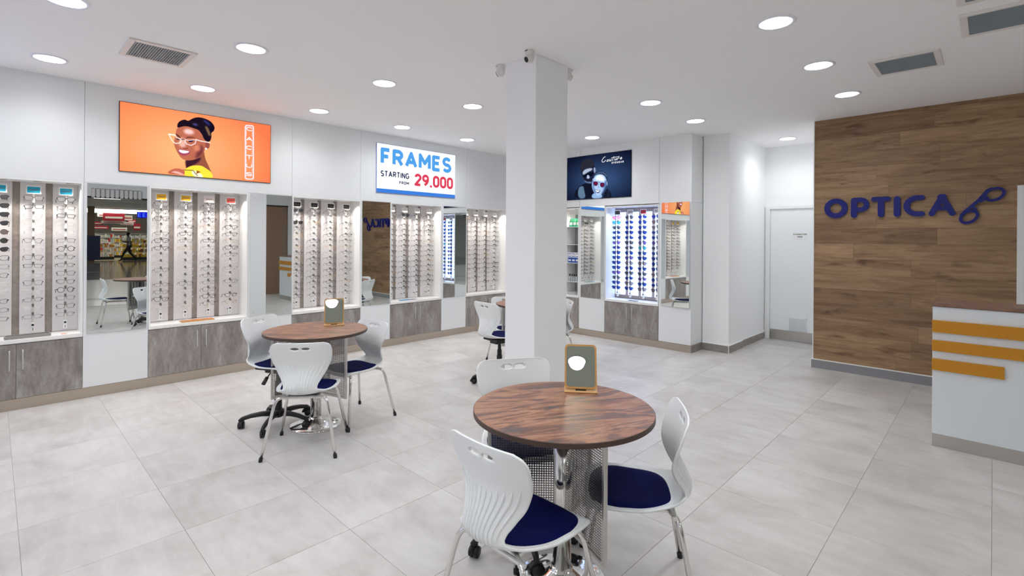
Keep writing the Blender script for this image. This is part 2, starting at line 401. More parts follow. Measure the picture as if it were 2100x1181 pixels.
# far display wall (plane y = YB)
wb = struct('wall_back', MB().box(-6.9, -2.97, 7.0, 7.25, 0, H), M['wall'])
for a, b in [(-6.58, -4.84), (-4.838, -3.446), (-3.444, -2.965)]:
    MB().box(a+g, b-g, YB, 6.98, 2.062, H, b=0.001).obj('panel', M['laminate'], wb)
for a, b in [(-4.84, -4.352), (-3.442, -2.965)]:
    MB().box(a+g, b-g, YB, 6.98, 0.10, 2.060, b=0.001).obj('panel', M['laminate'], wb)
MB().box(XL-0.2, -5.76, YB+0.002, 6.98, 0.10, 2.058).obj('panel', M['laminate'], wb)
struct('baseboard_back', MB().box(XL, -2.962, YB-0.002, 6.9, 0, 0.097), M['steel_kick'])
struct('baseboard_return', MB().box(-2.965, -2.955, YB+0.002, 6.955, 0, 0.099), M['skirting'])
# white pier and passage to the examination room
struct('wall_pier', MB().box(-2.955, -2.595, 6.955, 7.45, 0, H), M['wall'])
struct('wall_passage', MB().box(-2.9, -2.615, 7.45, 8.55, 0, H), M['wall'])
def skirt(name, x0, x1, y0, y1, m='skirting', zt=0.10):
    struct(name, MB().box(x0, x1, y0, y1, 0, zt), M[m])
skirt('baseboard_pier', -2.955, -2.585, 6.940, 6.955)
skirt('baseboard_pier_side', -2.595, -2.583, 6.955, 7.46)
skirt('baseboard_passage', -2.615, -2.602, 7.46, 8.495)
t = MB().box(-2.955, -2.585, 6.938, 6.956, 0.10, 0.108).box(-2.597, -2.582, 6.956, 7.46, 0.10, 0.108).box(-2.617, -2.600, 7.46, 8.495, 0.10, 0.108).box(-2.590, -2.581, 6.936, 6.942, 0, 0.108)
struct('trim_1', t, M['laminate_edge'])
# wall holding the examination-room door
struct('wall_passage_end', MB().box(-2.62, -2.545, 8.5, 8.7, 0, H).box(-2.545, -1.2, 8.5, 8.7, 2.045, H).box(-1.70, -1.2, 8.5, 8.7, 0, 2.045), M['wall'])
fr = MB().box(-2.600, -2.535, 8.470, 8.52, 0, 2.075).box(-2.535, -1.68, 8.470, 8.52, 2.030, 2.075).box(-1.74, -1.68, 8.470, 8.52, 0, 2.030)
struct('trim_2', fr, M['laminate_edge'])
dr = struct('door_1', MB().box(-2.532, -1.743, 8.492, 8.53, 0.012, 2.027, b=0.002), M['door'])
MB().box(-2.530, -1.745, 8.486, 8.492, 0.012, 0.158).obj('kick_plate', M['steel'], dr)
gr = MB().box(-2.262, -2.020, 8.480, 8.492, 0.165, 0.172).box(-2.262, -2.020, 8.480, 8.492, 0.355, 0.368).box(-2.262, -2.254, 8.480, 8.492, 0.165, 0.368).box(-2.028, -2.020, 8.480, 8.492, 0.165, 0.368).obj('vent_frame', M['door'], dr)
for k in range(11):
    z = 0.180+k*0.016
    MB().add([(-2.254, 8.491, z+0.009), (-2.028, 8.491, z+0.009), (-2.028, 8.479, z), (-2.254, 8.479, z), (-2.254, 8.491, z+0.006), (-2.028, 8.491, z+0.006)],
             [(0, 1, 2, 3), (3, 2, 5, 4)]).obj('slat', M['door'], dr)
fY = lambda Y: (lambda u, v, d: (u, Y-d, v))
sg = MB().box(-2.222, -2.010, 8.488, 8.492, 1.570, 1.668).obj('name_plate', M['paper'], dr)
tx = MB(); text(tx, 'EXAMINATION', -2.206, 1.626, 0.022, 0.0040, fY(8.4875), 0.0, 0.3, width=0.180); text(tx, 'ROOM', -2.150, 1.588, 0.022, 0.0042, fY(8.4875), 0, 0.3)
tx.obj('lettering', M['ink'], sg)
# plank-clad wall with the shop sign
YW = 6.97
wr = struct('wall_wood', MB().box(-1.585, XR, YW+0.012, 7.2, 0, H), M['wall'])
struct('trim_3', MB().box(-1.592, -1.583, YW-0.006, 7.2, 0.0, H), M['laminate_edge'])
struct('wall_wood_return', MB().box(-1.582, -1.5, 7.2, 8.7, 0, H), M['wall'])
random.seed(5)
JO = {2.059: -0.854, 1.706: -0.964, 1.3365: -1.18, 1.5215: -0.434, 1.152: -0.651}
z = 1.152 - 0.1785*6
rows = [z + 0.1785*k for k in range(17)]
for k, z0 in enumerate(rows):
    z1 = min(z0+0.1785, H)
    if z0 >= H: break
    z0 = max(z0, 0.0)
    off = None
    for zz, xx in JO.items():
        if abs(z0-zz) < 0.06: off = xx
    if off is None: off = -1.5 + random.random()*1.15
    xs = [off-1.26, off, off+1.26, off+2.52, off+3.78]
    for a, b in zip(xs, xs[1:]):
        a2, b2 = max(a, -1.583), min(b, XR)
        if b2-a2 < 0.02: continue
        mb = MB().box(0, b2-a2-0.0008, 0, 0.012, 0, z1-z0-0.0008, b=0.0006)
        mb.obj('plank', M['plank'], wr, (a2, YW, z0))
struct('baseboard_wood', MB().box(-1.600, XR, 6.945, YW, 0, 0.098), M['skirt_grey'])
struct('trim_4', MB().box(-1.604, XR, 6.942, YW, 0.098, 0.106).box(-1.606, -1.600, 6.942, YW, 0, 0.106), M['laminate_edge'])
# staff door in the plank wall, right edge of the picture
f2 = MB().box(0.163, 0.225, 6.925, 6.972, 0, 2.095).box(0.225, 1.08, 6.925, 6.972, 2.035, 2.095).box(1.02, 1.08, 6.925, 6.972, 0, 2.035)
struct('trim_5', f2, M['laminate_edge'])
d2 = struct('door_2', MB().box(0.227, 1.018, 6.940, 6.975, 0.01, 2.033, b=0.002), M['door'])
MB().tube([(0.95, 6.93, 1.02), (0.95, 6.895, 1.02), (0.84, 6.895, 1.02)], 0.009, 8).obj('door_handle', M['chrome'], d2, smooth=True)
# side walls behind and beside the camera
struct('wall_near', MB().box(-6.6, XR+0.1, YN-0.15, YN, 0, H), M['wall'])
struct('wall_front', MB().box(XR, XR+0.25, YN, 7.2, 2.40, H).box(XR, XR+0.25, 5.55, 7.2, 0, 2.40), M['laminate'])
struct('trim_6', MB().box(XR-0.01, XR+0.26, YN, 5.55, 2.375, 2.40), M['darkgap'])
struct('trim_7', MB().box(XR+0.02, XR+0.10, YN, 5.55, -0.002, 0.004), M['steel'])
pl = struct('pillar', MB().box(-2.932, -2.605, 2.965, 3.375, 0, H, b=0.004), M['wall'])

# ------------------------------------------------------------------ fittings on the ceiling
tr_me = MB().lathe([(0.098, 0.0), (0.100, -0.006), (0.118, -0.006), (0.124, -0.001), (0.124, 0.0)], 40).mesh('trim', M['trim_white'], True)
di_me = MB().lathe([(0.0001, -0.004), (0.099, -0.004)], 40).mesh('diffuser', M['diffuser'])
rowsD = [(-5.62, [-0.8, 0.32, 1.43, 2.61, 3.735, 4.862], 'above the left display wall'),
         (-4.155, [-0.8, 0.308, 1.384, 2.56, 3.673, 4.82, 5.956], 'in the second line from the left wall'),
         (-2.643, [-0.8, 0.32, 1.43, 4.857, 5.973], 'in the line above the pillar'),
         (-1.06, [-0.8, 0.32, 1.43, 2.52, 3.631, 4.762, 5.887], 'in the line nearest the reception counter'),
         (0.20, [-1.6, -0.1, 1.6], 'near the shop front'),
         (-2.131, [7.876], 'over the examination room passage')]
ordw = ['first', 'second', 'third', 'fourth', 'fifth', 'sixth', 'seventh', 'eighth', 'ninth', 'tenth', 'eleventh', 'twelfth', 'thirteenth', 'fourteenth', 'fifteenth']
for x, ys, wh in rowsD:
    n = len(ys)
    for i, y in enumerate(ys):
        lab = 'round recessed downlight %s' % wh if n == 1 else 'downlight %s, %s from the far end' % (wh, ordw[n-1-i])
        t = thing('downlight', lab, 'ceiling light', (x, y, H), 0, 'round recessed downlights')
        place('trim', tr_me, t); place('diffuser', di_me, t)
        ld = bpy.data.lights.new('downlight_beam', 'SPOT'); ld.energy = DOWNSPOT; ld.spot_size = math.radians(158); ld.spot_blend = 1.0; ld.shadow_soft_size = 0.09
        ld.color = (0.97, 0.985, 1.0); lo = bpy.data.objects.new('downlight_beam', ld); C.objects.link(lo); lo.parent = t; lo.location = (0, 0, -0.012)
def vent(name, label, x0, x1, y0, y1, axis, n):
    t = thing(name, label, 'air vent', ((x0+x1)/2, (y0+y1)/2, H), 0, 'ceiling air vents')
    a, b = (x1-x0)/2, (y1-y0)/2; w_ = 0.042
    MB().box(-a, a, -b, -b+w_, -0.012, 0, b=0.003).box(-a, a, b-w_, b, -0.012, 0, b=0.003).box(-a, -a+w_, -b+w_, b-w_, -0.012, 0, b=0.003).box(a-w_, a, -b+w_, b-w_, -0.012, 0, b=0.003).obj('frame', M['vent_frame'], t)
    MB().box(-a+w_, a-w_, -b+w_, b-w_, -0.002, -0.001).obj('backing', M['vent_slat'], t)
    for k in range(n):
        if axis == 'x':
            yy = -b+w_+(2*b-2*w_)*(k+0.5)/n
            MB().box(-a+w_, a-w_, yy-0.005, yy+0.003, -0.011, -0.003).obj('slat', M['vent_slat'], t)
        else:
            xx = -a+w_+(2*a-2*w_)*(k+0.5)/n
            MB().box(xx-0.005, xx+0.003, -b+w_, b-w_, -0.011, -0.003).obj('slat', M['vent_slat'], t)
vent('ceiling_vent', 'rectangular grille in the ceiling above the left wall screen', -5.04, -4.575, 0.69, 1.13, 'x', 22)
vent('ceiling_vent', 'rectangular ceiling grille above the wood wall sign', -0.750, -0.300, 4.935, 5.415, 'x', 22)
vent('ceiling_vent', 'long ceiling grille at the right edge over the reception counter', -0.172, 0.65, 4.31, 4.79, 'x', 22)
vent('ceiling_vent', 'ceiling grille in the top right corner, nearest the viewer', -0.172, 0.65, 3.62, 4.13, 'x', 22)
# grille on the shop-front bulkhead (seen in the first wall mirror)
t = thing('bulkhead_grille', 'row of pale vertical slots on the bulkhead, seen in the first wall mirror', 'air vent', (XR-0.001, 1.82, 2.47))
MB().box(-0.006, 0, -0.45, 0.45, -0.105, 0.105).obj('frame', M['vent_slat'], t)
for k in range(11):
    MB().box(-0.014, -0.006, -0.42+k*0.082-0.028, -0.42+k*0.082+0.028, -0.09, 0.09).obj('slat', M['vent_frame'], t)
def dome(label, x, y, ang, cut=0.0):
    t = thing('security_camera', label, 'security camera', (x, y, H), ang, 'white turret cameras round the pillar head')
    MB().lathe([(0.043, 0), (0.044, -0.010), (0.0435, -0.024), (0.041, -0.040)], 28).obj('base', M['camera_white'], t, smooth=True)
    b = MB().lathe([(0.0405, -0.040), (0.040, -0.062), (0.034, -0.082), (0.022, -0.095), (0.0001, -0.100)], 28).obj('housing', M['camera_white'], t, smooth=True)
    d = Vector((0.86, 0, -0.5)); c = Vector((0.008, 0, -0.062))
    MB().tube([c, c+d*0.030, c+d*0.038], [0.030, 0.030, 0.026], 24).obj('eyeball', M['camera_white'], t, smooth=True)
    MB().tube([c+d*0.036, c+d*0.0405], 0.0235, 24).obj('lens', M['glass_black'], t)
    MB().box(0.035, 0.046, -0.016, 0.016, -0.012, -0.006).obj('seam', M['darkgap'], t)
    t.scale = (0.86, 0.86, 0.95)
dome('white turret security camera on the near corner of the pillar head', -2.600, 2.885, math.radians(-98))
dome('white turret security camera left of the pillar, aimed at the left wall', -3.000, 2.966, math.radians(222))
dome('white turret security camera half hidden by the right edge of the pillar', -2.652, 3.432, math.radians(45))

# ------------------------------------------------------------------ wall mirrors
def mirror_x(y0, y1, label):
    t = thing('wall_mirror', label, 'mirror', (XL, (y0+y1)/2, 1.33), 0, 'tall frameless wall mirrors')
    a = (y1-y0)/2
    t.rotation_euler.z = math.radians(-0.4); t.location.x += 0.0015
    MB().box(0.001, 0.005, -a, a, -0.724, 0.712).obj('glass', M['mirror'], t)
    for sy in (-1, 1):
        for z in (-0.67, 0.66): MB().cyl((0.004, sy*(a-0.05), z), (0.009, sy*(a-0.05), z), 0.007, 12).obj('screw', M['chrome'], t)
def mirror_y(x0, x1, label, yaw=0.0):
    t = thing('wall_mirror', label, 'mirror', ((x0+x1)/2, YB, 1.335), 0, 'tall frameless wall mirrors')
    a = (x1-x0)/2; t.rotation_euler.z = math.radians(yaw); t.location.y -= a*abs(math.sin(math.radians(yaw)))
    MB().box(-a, a, -0.005, -0.001, -0.728, 0.728).obj('glass', M['mirror'], t)
    for sx in (-1, 1):
        for z in (-0.67, 0.66): MB().cyl((sx*(a-0.05), -0.004, z), (sx*(a-0.05), -0.009, z), 0.007, 12).obj('screw', M['chrome'], t)
mirror_x(-0.78, -0.32, 'tall wall mirror beyond the left edge, beside the teal-labelled display')
mirror_x(0.622, 1.088, 'tall wall mirror reflecting a walking man and a supermarket')
mirror_x(2.068, 2.542, 'tall wall mirror below the orange screen, reflecting the pillar')
mirror_x(3.492, 3.928, 'tall wall mirror reflecting the plank wall and blue letters')
mirror_x(4.889, 5.350, 'narrow wall mirror reflecting the blue-lit sunglasses display')
mirror_y(-4.803, -4.362, 'wall mirror right of the pillar, reflecting the blue and white screen')
mirror_y(-3.402, -2.982, 'wall mirror at the far right of the display walls, reflecting the orange screen', -2.7)
PA = {
 'hair': [(0.3366, 0.7256), (0.3389, 0.8019), (0.3595, 0.8534), (0.3882, 0.8804), (0.4068, 0.8578), (0.4306, 0.9049), (0.4574, 0.9379), (0.49, 0.95), (0.523, 0.9389), (0.5566, 0.9119), (0.5781, 0.8604), (0.5851, 0.8101), (0.5767, 0.7546), (0.5599, 0.7294), (0.5629, 0.6581), (0.5547, 0.59), (0.5352, 0.5711), (0.513, 0.6035), (0.4962, 0.6891), (0.4742, 0.7466), (0.4417, 0.7614), (0.3991, 0.7787), (0.3676, 0.7615)],
 'bun': [(0.5065, 0.9263), (0.5453, 0.9275), (0.5764, 0.8664), (0.5851, 0.8101), (0.5767, 0.7573), (0.557, 0.7481), (0.5401, 0.7948), (0.5233, 0.8543)],
 'face': [(0.3325, 0.7117), (0.3469, 0.7417), (0.3728, 0.7696), (0.415, 0.7753), (0.4525, 0.765), (0.4852, 0.7244), (0.5018, 0.652), (0.5157, 0.6043), (0.5352, 0.5711), (0.5532, 0.5502), (0.5494, 0.4837), (0.53, 0.4521), (0.5162, 0.4483), (0.5081, 0.3811), (0.4864, 0.3106), (0.4539, 0.2742), (0.4165, 0.2471), (0.3848, 0.2471), (0.3612, 0.2792), (0.3428, 0.3375), (0.3298, 0.3969), (0.3194, 0.4567), (0.3182, 0.5189), (0.3241, 0.5835), (0.3291, 0.6478)],
 'neck': [(0.39, 0.2737), (0.4325, 0.2651), (0.4809, 0.3222), (0.5123, 0.4472), (0.5194, 0.3059), (0.5419, 0.2069), (0.5715, 0.0558), (0.5717, -0.0033), (0.4013, 0.0092), (0.3957, 0.1098)],
 'neckshadow': [(0.39, 0.2547), (0.4325, 0.2561), (0.4809, 0.3157), (0.4973, 0.3134), (0.4757, 0.2305), (0.4327, 0.1691), (0.401, 0.111), (0.3929, 0.1728)],
 'shirt': [(0.38, 0.0937), (0.4221, 0.1641), (0.4596, 0.1842), (0.4977, 0.1864), (0.5309, 0.1456), (0.559, 0.1058), (0.5726, 0.0561), (0.5728, -0.007), (0.4547, -0.006), (0.3855, -0.0003), (0.3864, 0.0507)],
 'shirtwhite': [(0.4329, 0.1051), (0.4707, 0.0874), (0.5091, 0.0304), (0.5037, -0.0031), (0.4601, -0.005), (0.4331, 0.0411)],
 'shirtmark': [(0.4652, 0.1055), (0.4925, 0.0854), (0.4627, 0.047)],
 'hand': [(0.2774, 0.0283), (0.2975, 0.0761), (0.3332, 0.1113), (0.3695, 0.1041), (0.3906, 0.0706), (0.3834, 0.0107), (0.3386, 0.0094), (0.2926, 0.0127)],
 'finger1': [(0.2976, 0.0449), (0.3333, 0.0712), (0.3749, 0.0356), (0.3834, 0.0145), (0.3645, 0.0108), (0.3334, 0.0272)],
 'forehead': [(0.3573, 0.7075), (0.3991, 0.7533), (0.4418, 0.7293), (0.4581, 0.6769), (0.4314, 0.6298), (0.3889, 0.6291), (0.3627, 0.6461)],
 'cheek': [(0.4532, 0.5081), (0.4858, 0.5046), (0.4915, 0.4285), (0.4644, 0.3953), (0.4427, 0.428)],
 'nose': [(0.3672, 0.5526), (0.3787, 0.5371), (0.3946, 0.4783), (0.3842, 0.4398), (0.3659, 0.4385), (0.3554, 0.467)],
 'shadecheek': [(0.4749, 0.5015), (0.5077, 0.5109), (0.5081, 0.3941), (0.4809, 0.3093), (0.4485, 0.2819), (0.4644, 0.3696)],
 'lips': [(0.3401, 0.406), (0.3791, 0.4079), (0.4278, 0.3958), (0.4083, 0.3331), (0.3767, 0.3085), (0.3506, 0.3371)],
 'teeth': [(0.3468, 0.3991), (0.3791, 0.3978), (0.4203, 0.3912), (0.4003, 0.3565), (0.3714, 0.3476), (0.3531, 0.368)],
 'eyeL': [(0.3293, 0.5662), (0.3448, 0.5748), (0.3604, 0.5569), (0.3448, 0.5433)],
 'eyeR': [(0.4076, 0.556), (0.4289, 0.5714), (0.4487, 0.571), (0.4316, 0.5402), (0.413, 0.5347)],
 'browL': [(0.3255, 0.6441), (0.342, 0.6268), (0.3629, 0.5893), (0.3603, 0.5796), (0.3369, 0.6063)],
 'browR': [(0.3917, 0.5982), (0.4154, 0.6222), (0.4448, 0.6212), (0.4583, 0.61), (0.4208, 0.6111), (0.3943, 0.5902)],
 'ear': [(0.5214, 0.567), (0.5408, 0.5662), (0.5521, 0.5434), (0.5477, 0.4897), (0.53, 0.4586), (0.5216, 0.5019)],
 'earring': [(0.5189, 0.4751), (0.5327, 0.479), (0.5328, 0.4503), (0.519, 0.4465)],
 'hairlight': [(0.5151, 0.8254), (0.5345, 0.819), (0.5487, 0.7454), (0.5572, 0.6826), (0.5461, 0.666), (0.5291, 0.752)],
 'hairblue': [(0.501, 0.9243), (0.5342, 0.9038), (0.5568, 0.8398), (0.5456, 0.836), (0.5121, 0.8894)],
 'hairblue2': [(0.4308, 0.8345), (0.463, 0.8459), (0.474, 0.8111), (0.447, 0.8017)],
 'glassL': [(0.2858, 0.615), (0.324, 0.6148), (0.3344, 0.5804), (0.3656, 0.556), (0.3553, 0.5049), (0.3295, 0.4885), (0.3141, 0.5052), (0.2987, 0.5568)],
 'glassR': [(0.3839, 0.5615), (0.4156, 0.5635), (0.4611, 0.5877), (0.4532, 0.5235), (0.4265, 0.4875), (0.3999, 0.4989), (0.3892, 0.5276)],
 'bridge': [(0.3656, 0.556), (0.3744, 0.5713), (0.3839, 0.5615)],
 'temple': [(0.4611, 0.5877), (0.4856, 0.5757), (0.552, 0.5669)],
 'wing': [(0.2858, 0.615), (0.324, 0.6173)],
 'neon': [(0.8044, 0.9121), (0.8123, 0.9327), (0.8557, 0.9437), (0.8639, 0.9257), (0.8667, 0.0592), (0.8586, 0.041), (0.8151, 0.0357), (0.807, 0.0548)],
 'neonletters': [(0.8341, 0.881), (0.8346, 0.7155), (0.8351, 0.5666), (0.8356, 0.4094), (0.8361, 0.2605), (0.8365, 0.1198)],
 'neonbox': [(0.8044, 0.8984), (0.864, 0.9188)],
}
PB = {
 'head': [(0.3399, 0.7306), (0.3511, 0.8439), (0.4082, 0.9316), (0.4875, 0.9146), (0.5269, 0.8271), (0.5384, 0.7214), (0.5574, 0.6708), (0.5535, 0.5402), (0.5251, 0.4697), (0.5065, 0.3689), (0.4617, 0.3603), (0.4104, 0.4117), (0.3755, 0.5321), (0.352, 0.6321)],
 'hairman': [(0.3399, 0.7306), (0.3511, 0.8439), (0.4082, 0.9316), (0.4875, 0.9146), (0.5269, 0.8271), (0.5329, 0.7318), (0.4432, 0.7206), (0.3658, 0.6393), (0.3519, 0.6514)],
 'band': [(0.3705, 0.625), (0.4092, 0.6946), (0.4996, 0.7099), (0.5176, 0.6594), (0.4493, 0.6187), (0.3846, 0.5536)],
 'ear': [(0.5241, 0.7109), (0.5495, 0.7061), (0.5554, 0.6337), (0.5424, 0.5609), (0.5278, 0.6199)],
 'glassman': [(0.3754, 0.5609), (0.5222, 0.6209), (0.5247, 0.5639), (0.4892, 0.5133), (0.4609, 0.5559), (0.41, 0.4977), (0.3871, 0.511)],
 'nose': [(0.4349, 0.5508), (0.4609, 0.5559), (0.4804, 0.4731), (0.433, 0.4616)],
 'jaw': [(0.3988, 0.4517), (0.4446, 0.3875), (0.4953, 0.3989), (0.501, 0.3603), (0.4561, 0.3554), (0.4104, 0.4022)],
 'chest': [(0.2489, 0.037), (0.272, 0.1802), (0.3127, 0.2816), (0.3991, 0.3752), (0.5122, 0.3586), (0.5463, 0.1658), (0.569, 0.0038)],
 'vest': [(0.3127, 0.2816), (0.3879, 0.3232), (0.3998, 0.203), (0.4257, 0.0186), (0.3138, 0.0206)],
 'hairw': [(0.5282, 0.5069), (0.5445, 0.5793), (0.6102, 0.62), (0.675, 0.5843), (0.7095, 0.4953), (0.7132, 0.366), (0.6977, 0.2393), (0.6811, 0.4077), (0.6213, 0.5473), (0.5668, 0.538), (0.5285, 0.4503)],
 'facew': [(0.5044, 0.3598), (0.514, 0.4621), (0.5502, 0.5408), (0.6212, 0.5808), (0.6752, 0.5288), (0.6991, 0.4326), (0.6974, 0.3315), (0.6765, 0.2052), (0.6448, 0.098), (0.6016, 0.0527), (0.5577, 0.0763), (0.5241, 0.1591), (0.5047, 0.2653)],
 'facelight': [(0.5452, 0.4289), (0.5668, 0.5192), (0.6322, 0.5268), (0.6756, 0.4271), (0.6652, 0.3732), (0.5892, 0.4034)],
 'lensL': [(0.5232, 0.3909), (0.5861, 0.3758), (0.5809, 0.2999), (0.5513, 0.2872), (0.5268, 0.3188)],
 'lensR': [(0.6156, 0.3528), (0.6707, 0.3354), (0.6656, 0.2621), (0.6388, 0.2417), (0.6159, 0.2783)],
 'smile': [(0.5383, 0.2176), (0.5792, 0.1842), (0.6249, 0.1877), (0.6013, 0.1217), (0.5685, 0.1219)],
 'teeth': [(0.5461, 0.1996), (0.5792, 0.1767), (0.6163, 0.1777), (0.5958, 0.1448), (0.5684, 0.1444)],
 'neckw': [(0.522, 0.1406), (0.6339, 0.1086), (0.6473, -0.0043), (0.4913, 0.0062)],
 'shoulder': [(0.6473, -0.0043), (0.6978, 0.2208), (0.7404, 0.1602), (0.7672, 0.0198), (0.762, -0.007)],
 'couture': [(0.631, 0.8151), (0.9076, 0.8568)],
 'c1': [(0.6929, 0.9075), (0.6736, 0.9265), (0.6469, 0.886), (0.6331, 0.8332), (0.6473, 0.8025), (0.6794, 0.8236)],
 'c2': [(0.6794, 0.8236), (0.6952, 0.8572), (0.708, 0.8452), (0.6975, 0.8143), (0.6847, 0.8262)],
 'c3': [(0.708, 0.8452), (0.7271, 0.8504), (0.7219, 0.8147), (0.7377, 0.839), (0.7409, 0.8126), (0.7534, 0.8393), (0.7504, 0.8088), (0.767, 0.8419)],
 'c4': [(0.7897, 0.9008), (0.7754, 0.8401), (0.7713, 0.8081), (0.788, 0.8101)],
 'c5': [(0.7585, 0.8766), (0.8414, 0.8767)],
 'c6': [(0.788, 0.8101), (0.8024, 0.8398), (0.8004, 0.8075), (0.8189, 0.8363), (0.817, 0.8077), (0.8333, 0.8368)],
 'c7': [(0.8335, 0.8042), (0.8395, 0.8391), (0.8538, 0.8361), (0.854, 0.8053), (0.8671, 0.8386), (0.8742, 0.8317)],
 'c8': [(0.8743, 0.81), (0.8925, 0.8332), (0.8843, 0.8475), (0.8763, 0.8186), (0.8876, 0.7964), (0.9077, 0.8245)],
 'eye': [(0.7642, 0.7566), (0.9079, 0.7671)],
}
# ------------------------------------------------------------------ screens
class Pic:
    def __init__(s, W, Hh, bg):
        s.W, s.H = W, Hh; s.a = np.zeros((Hh, W, 3)); s.u = (np.arange(W)+0.5)/W; s.v = (np.arange(Hh)+0.5)/Hh
        s.U, s.V = np.meshgrid(s.u, s.v); s.a[:] = bg(s.U, s.V)
    @staticmethod
    def smooth(p, it=2):
        p = [tuple(q) for q in p]
        for _ in range(it):
            q = []
            for i in range(len(p)):
                a, b = p[i], p[(i+1) % len(p)]
                q += [(0.75*a[0]+0.25*b[0], 0.75*a[1]+0.25*b[1]), (0.25*a[0]+0.75*b[0], 0.25*a[1]+0.75*b[1])]
            p = q
        return p
    def cover(s, poly):
        cov = np.zeros_like(s.U); K = 3
        for du in range(K):
            for dv in range(K):
                X = s.U + ((du+0.5)/K-0.5)/s.W; Y = s.V + ((dv+0.5)/K-0.5)/s.H
                ins = np.zeros(X.shape, bool)
                for (x1, y1), (x2, y2) in zip(poly, poly[1:]+poly[:1]):
                    if y1 == y2: continue
                    c = ((y1 > Y) != (y2 > Y)) & (X < (x2-x1)*(Y-y1)/(y2-y1)+x1); ins ^= c
                cov += ins
        return cov/(K*K)
    def blur(s, c, n):
        for _ in range(n):
            p = np.pad(c, 1, mode='edge'); c = (p[1:-1, 1:-1]*2+p[:-2, 1:-1]+p[2:, 1:-1]+p[1:-1, :-2]+p[1:-1, 2:])/6
        return c
    def fill(s, poly, col, it=2, soft=0, op=1.0, clip=None):
        c = s.cover(s.smooth(poly, it) if it else list(poly))
        if soft: c = s.blur(c, soft)
        if clip is not None: c = c*clip
        c = (c*op)[..., None]; s.a = s.a*(1-c) + np.array(col)/255.0*c; return c[..., 0]
    def line(s, pts, wd, col, op=1.0, asp=1.0, soft=0):
        d = np.full(s.U.shape, 9.0)
        for (x1, y1), (x2, y2) in zip(pts, pts[1:]):
            ax, ay, bx, by = x1*asp, y1, x2*asp, y2; dx, dy = bx-ax, by-ay; L = dx*dx+dy*dy+1e-12
            t = np.clip(((s.U*asp-ax)*dx+(s.V-ay)*dy)/L, 0, 1); d = np.minimum(d, np.hypot(s.U*asp-ax-t*dx, s.V-ay-t*dy))
        c = np.clip((wd/2-d)*s.H+0.5, 0, 1)
        if soft: c = s.blur(c, soft)
        c = (c*op)[..., None]; s.a = s.a*(1-c)+np.array(col)/255.0*c
    def obj(s, name, f, strength, parent):
        W, Hh = s.W, s.H
        us = np.linspace(0, 1, W); vs = np.linspace(0, 1, Hh); vv = [f(u, v) for v in vs for u in us]
        idx = np.arange(W*Hh).reshape(Hh, W)
        F = np.stack([idx[:-1, :-1], idx[:-1, 1:], idx[1:, 1:], idx[1:, :-1]], -1).reshape(-1, 4)
        me = bpy.data.meshes.new(name); me.from_pydata(vv, [], F.tolist())
        col = np.clip(s.a, 0, 1); lin = np.where(col <= 0.04045, col/12.92, ((col+0.055)/1.055)**2.4)
        at = me.color_attributes.new('Picture', 'FLOAT_COLOR', 'POINT')
        buf = np.ones((W*Hh, 4), np.float32); buf[:, :3] = lin.reshape(-1, 3); at.data.foreach_set('color', buf.ravel())
        me.materials.append(vcol_emit(name+'_light', strength)); me.update()
        return place(name, me, parent)
ASP = 2.07
# --- orange portrait screen on the left wall
def bgA(U, V):
    r = np.clip(1-np.hypot((U-0.38)*1.5, (V-0.35)*1.1), 0, 1)[..., None]
    e = np.array([250, 120, 76])/255.0; c = np.array([255, 186, 124])/255.0
    return e*(1-r**0.8)+c*r**0.8
P = Pic(430, 208, bgA)
P.fill(PA['neck'], (150, 84, 64)); P.fill(PA['neckshadow'], (62, 28, 44), soft=10)
P.fill(PA['shirt'], (252, 226, 66)); P.fill(PA['shirtwhite'], (255, 250, 214), soft=1); P.fill(PA['shirtmark'], (150, 92, 34), 0)
P.line([PA['shirt'][0], (0.44, 0.10), (0.47, 0.02)], 0.010, (90, 60, 30), asp=ASP)
P.fill(PA['hand'], (196, 104, 84)); P.fill(PA['finger1'], (238, 178, 168), soft=1)
fc = P.fill(PA['face'], (188, 106, 82))
P.fill(PA['shadecheek'], (104, 46, 52), soft=30, op=0.9, clip=fc)
P.fill([(a*0.7+0.425*0.3, b*0.7+0.72*0.3) for a, b in PA['forehead']], (255, 214, 214), soft=30, op=0.95, clip=fc)
P.fill(PA['cheek'], (226, 142, 108), soft=22, op=0.8, clip=fc)
P.fill([(0.352, 0.60), (0.385, 0.59), (0.40, 0.52), (0.375, 0.45), (0.345, 0.46)], (238, 182, 160), soft=18, op=0.8, clip=fc)
P.fill(PA['nose'], (240, 188, 174), soft=14, op=0.8, clip=fc)
P.line([(0.378, 0.432), (0.392, 0.425), (0.405, 0.436)], 0.010, (92, 36, 34), asp=ASP, op=0.8)
P.fill(PA['lips'], (170, 66, 96)); P.fill(PA['teeth'], (255, 253, 255), 1)
P.fill(PA['eyeL'], (36, 18, 30), 1); P.fill(PA['eyeR'], (36, 18, 60), 1)
P.fill(PA['browL'], (44, 18, 22), 1, op=0.85); P.fill(PA['browR'], (44, 18, 22), 1, op=0.85)
P.fill(PA['ear'], (150, 78, 70)); P.fill(PA['hair'], (26, 16, 30)); P.fill(PA['bun'], (20, 14, 34))
P.fill(PA['hairlight'], (196, 158, 104), soft=10, op=0.65); P.fill(PA['hairblue'], (60, 62, 140), soft=10, op=0.8); P.fill(PA['hairblue2'], (82, 84, 150), soft=8, op=0.8)
P.line(PA['glassL']+PA['glassL'][:1], 0.013, (255, 238, 230), asp=ASP); P.line(PA['glassR']+PA['glassR'][:1], 0.011, (255, 236, 240), asp=ASP)
P.line(PA['bridge'], 0.010, (70, 50, 80), asp=ASP); P.line(PA['temple'], 0.014, (252, 240, 240), asp=ASP); P.line(PA['wing'], 0.018, (255, 250, 240), asp=ASP)
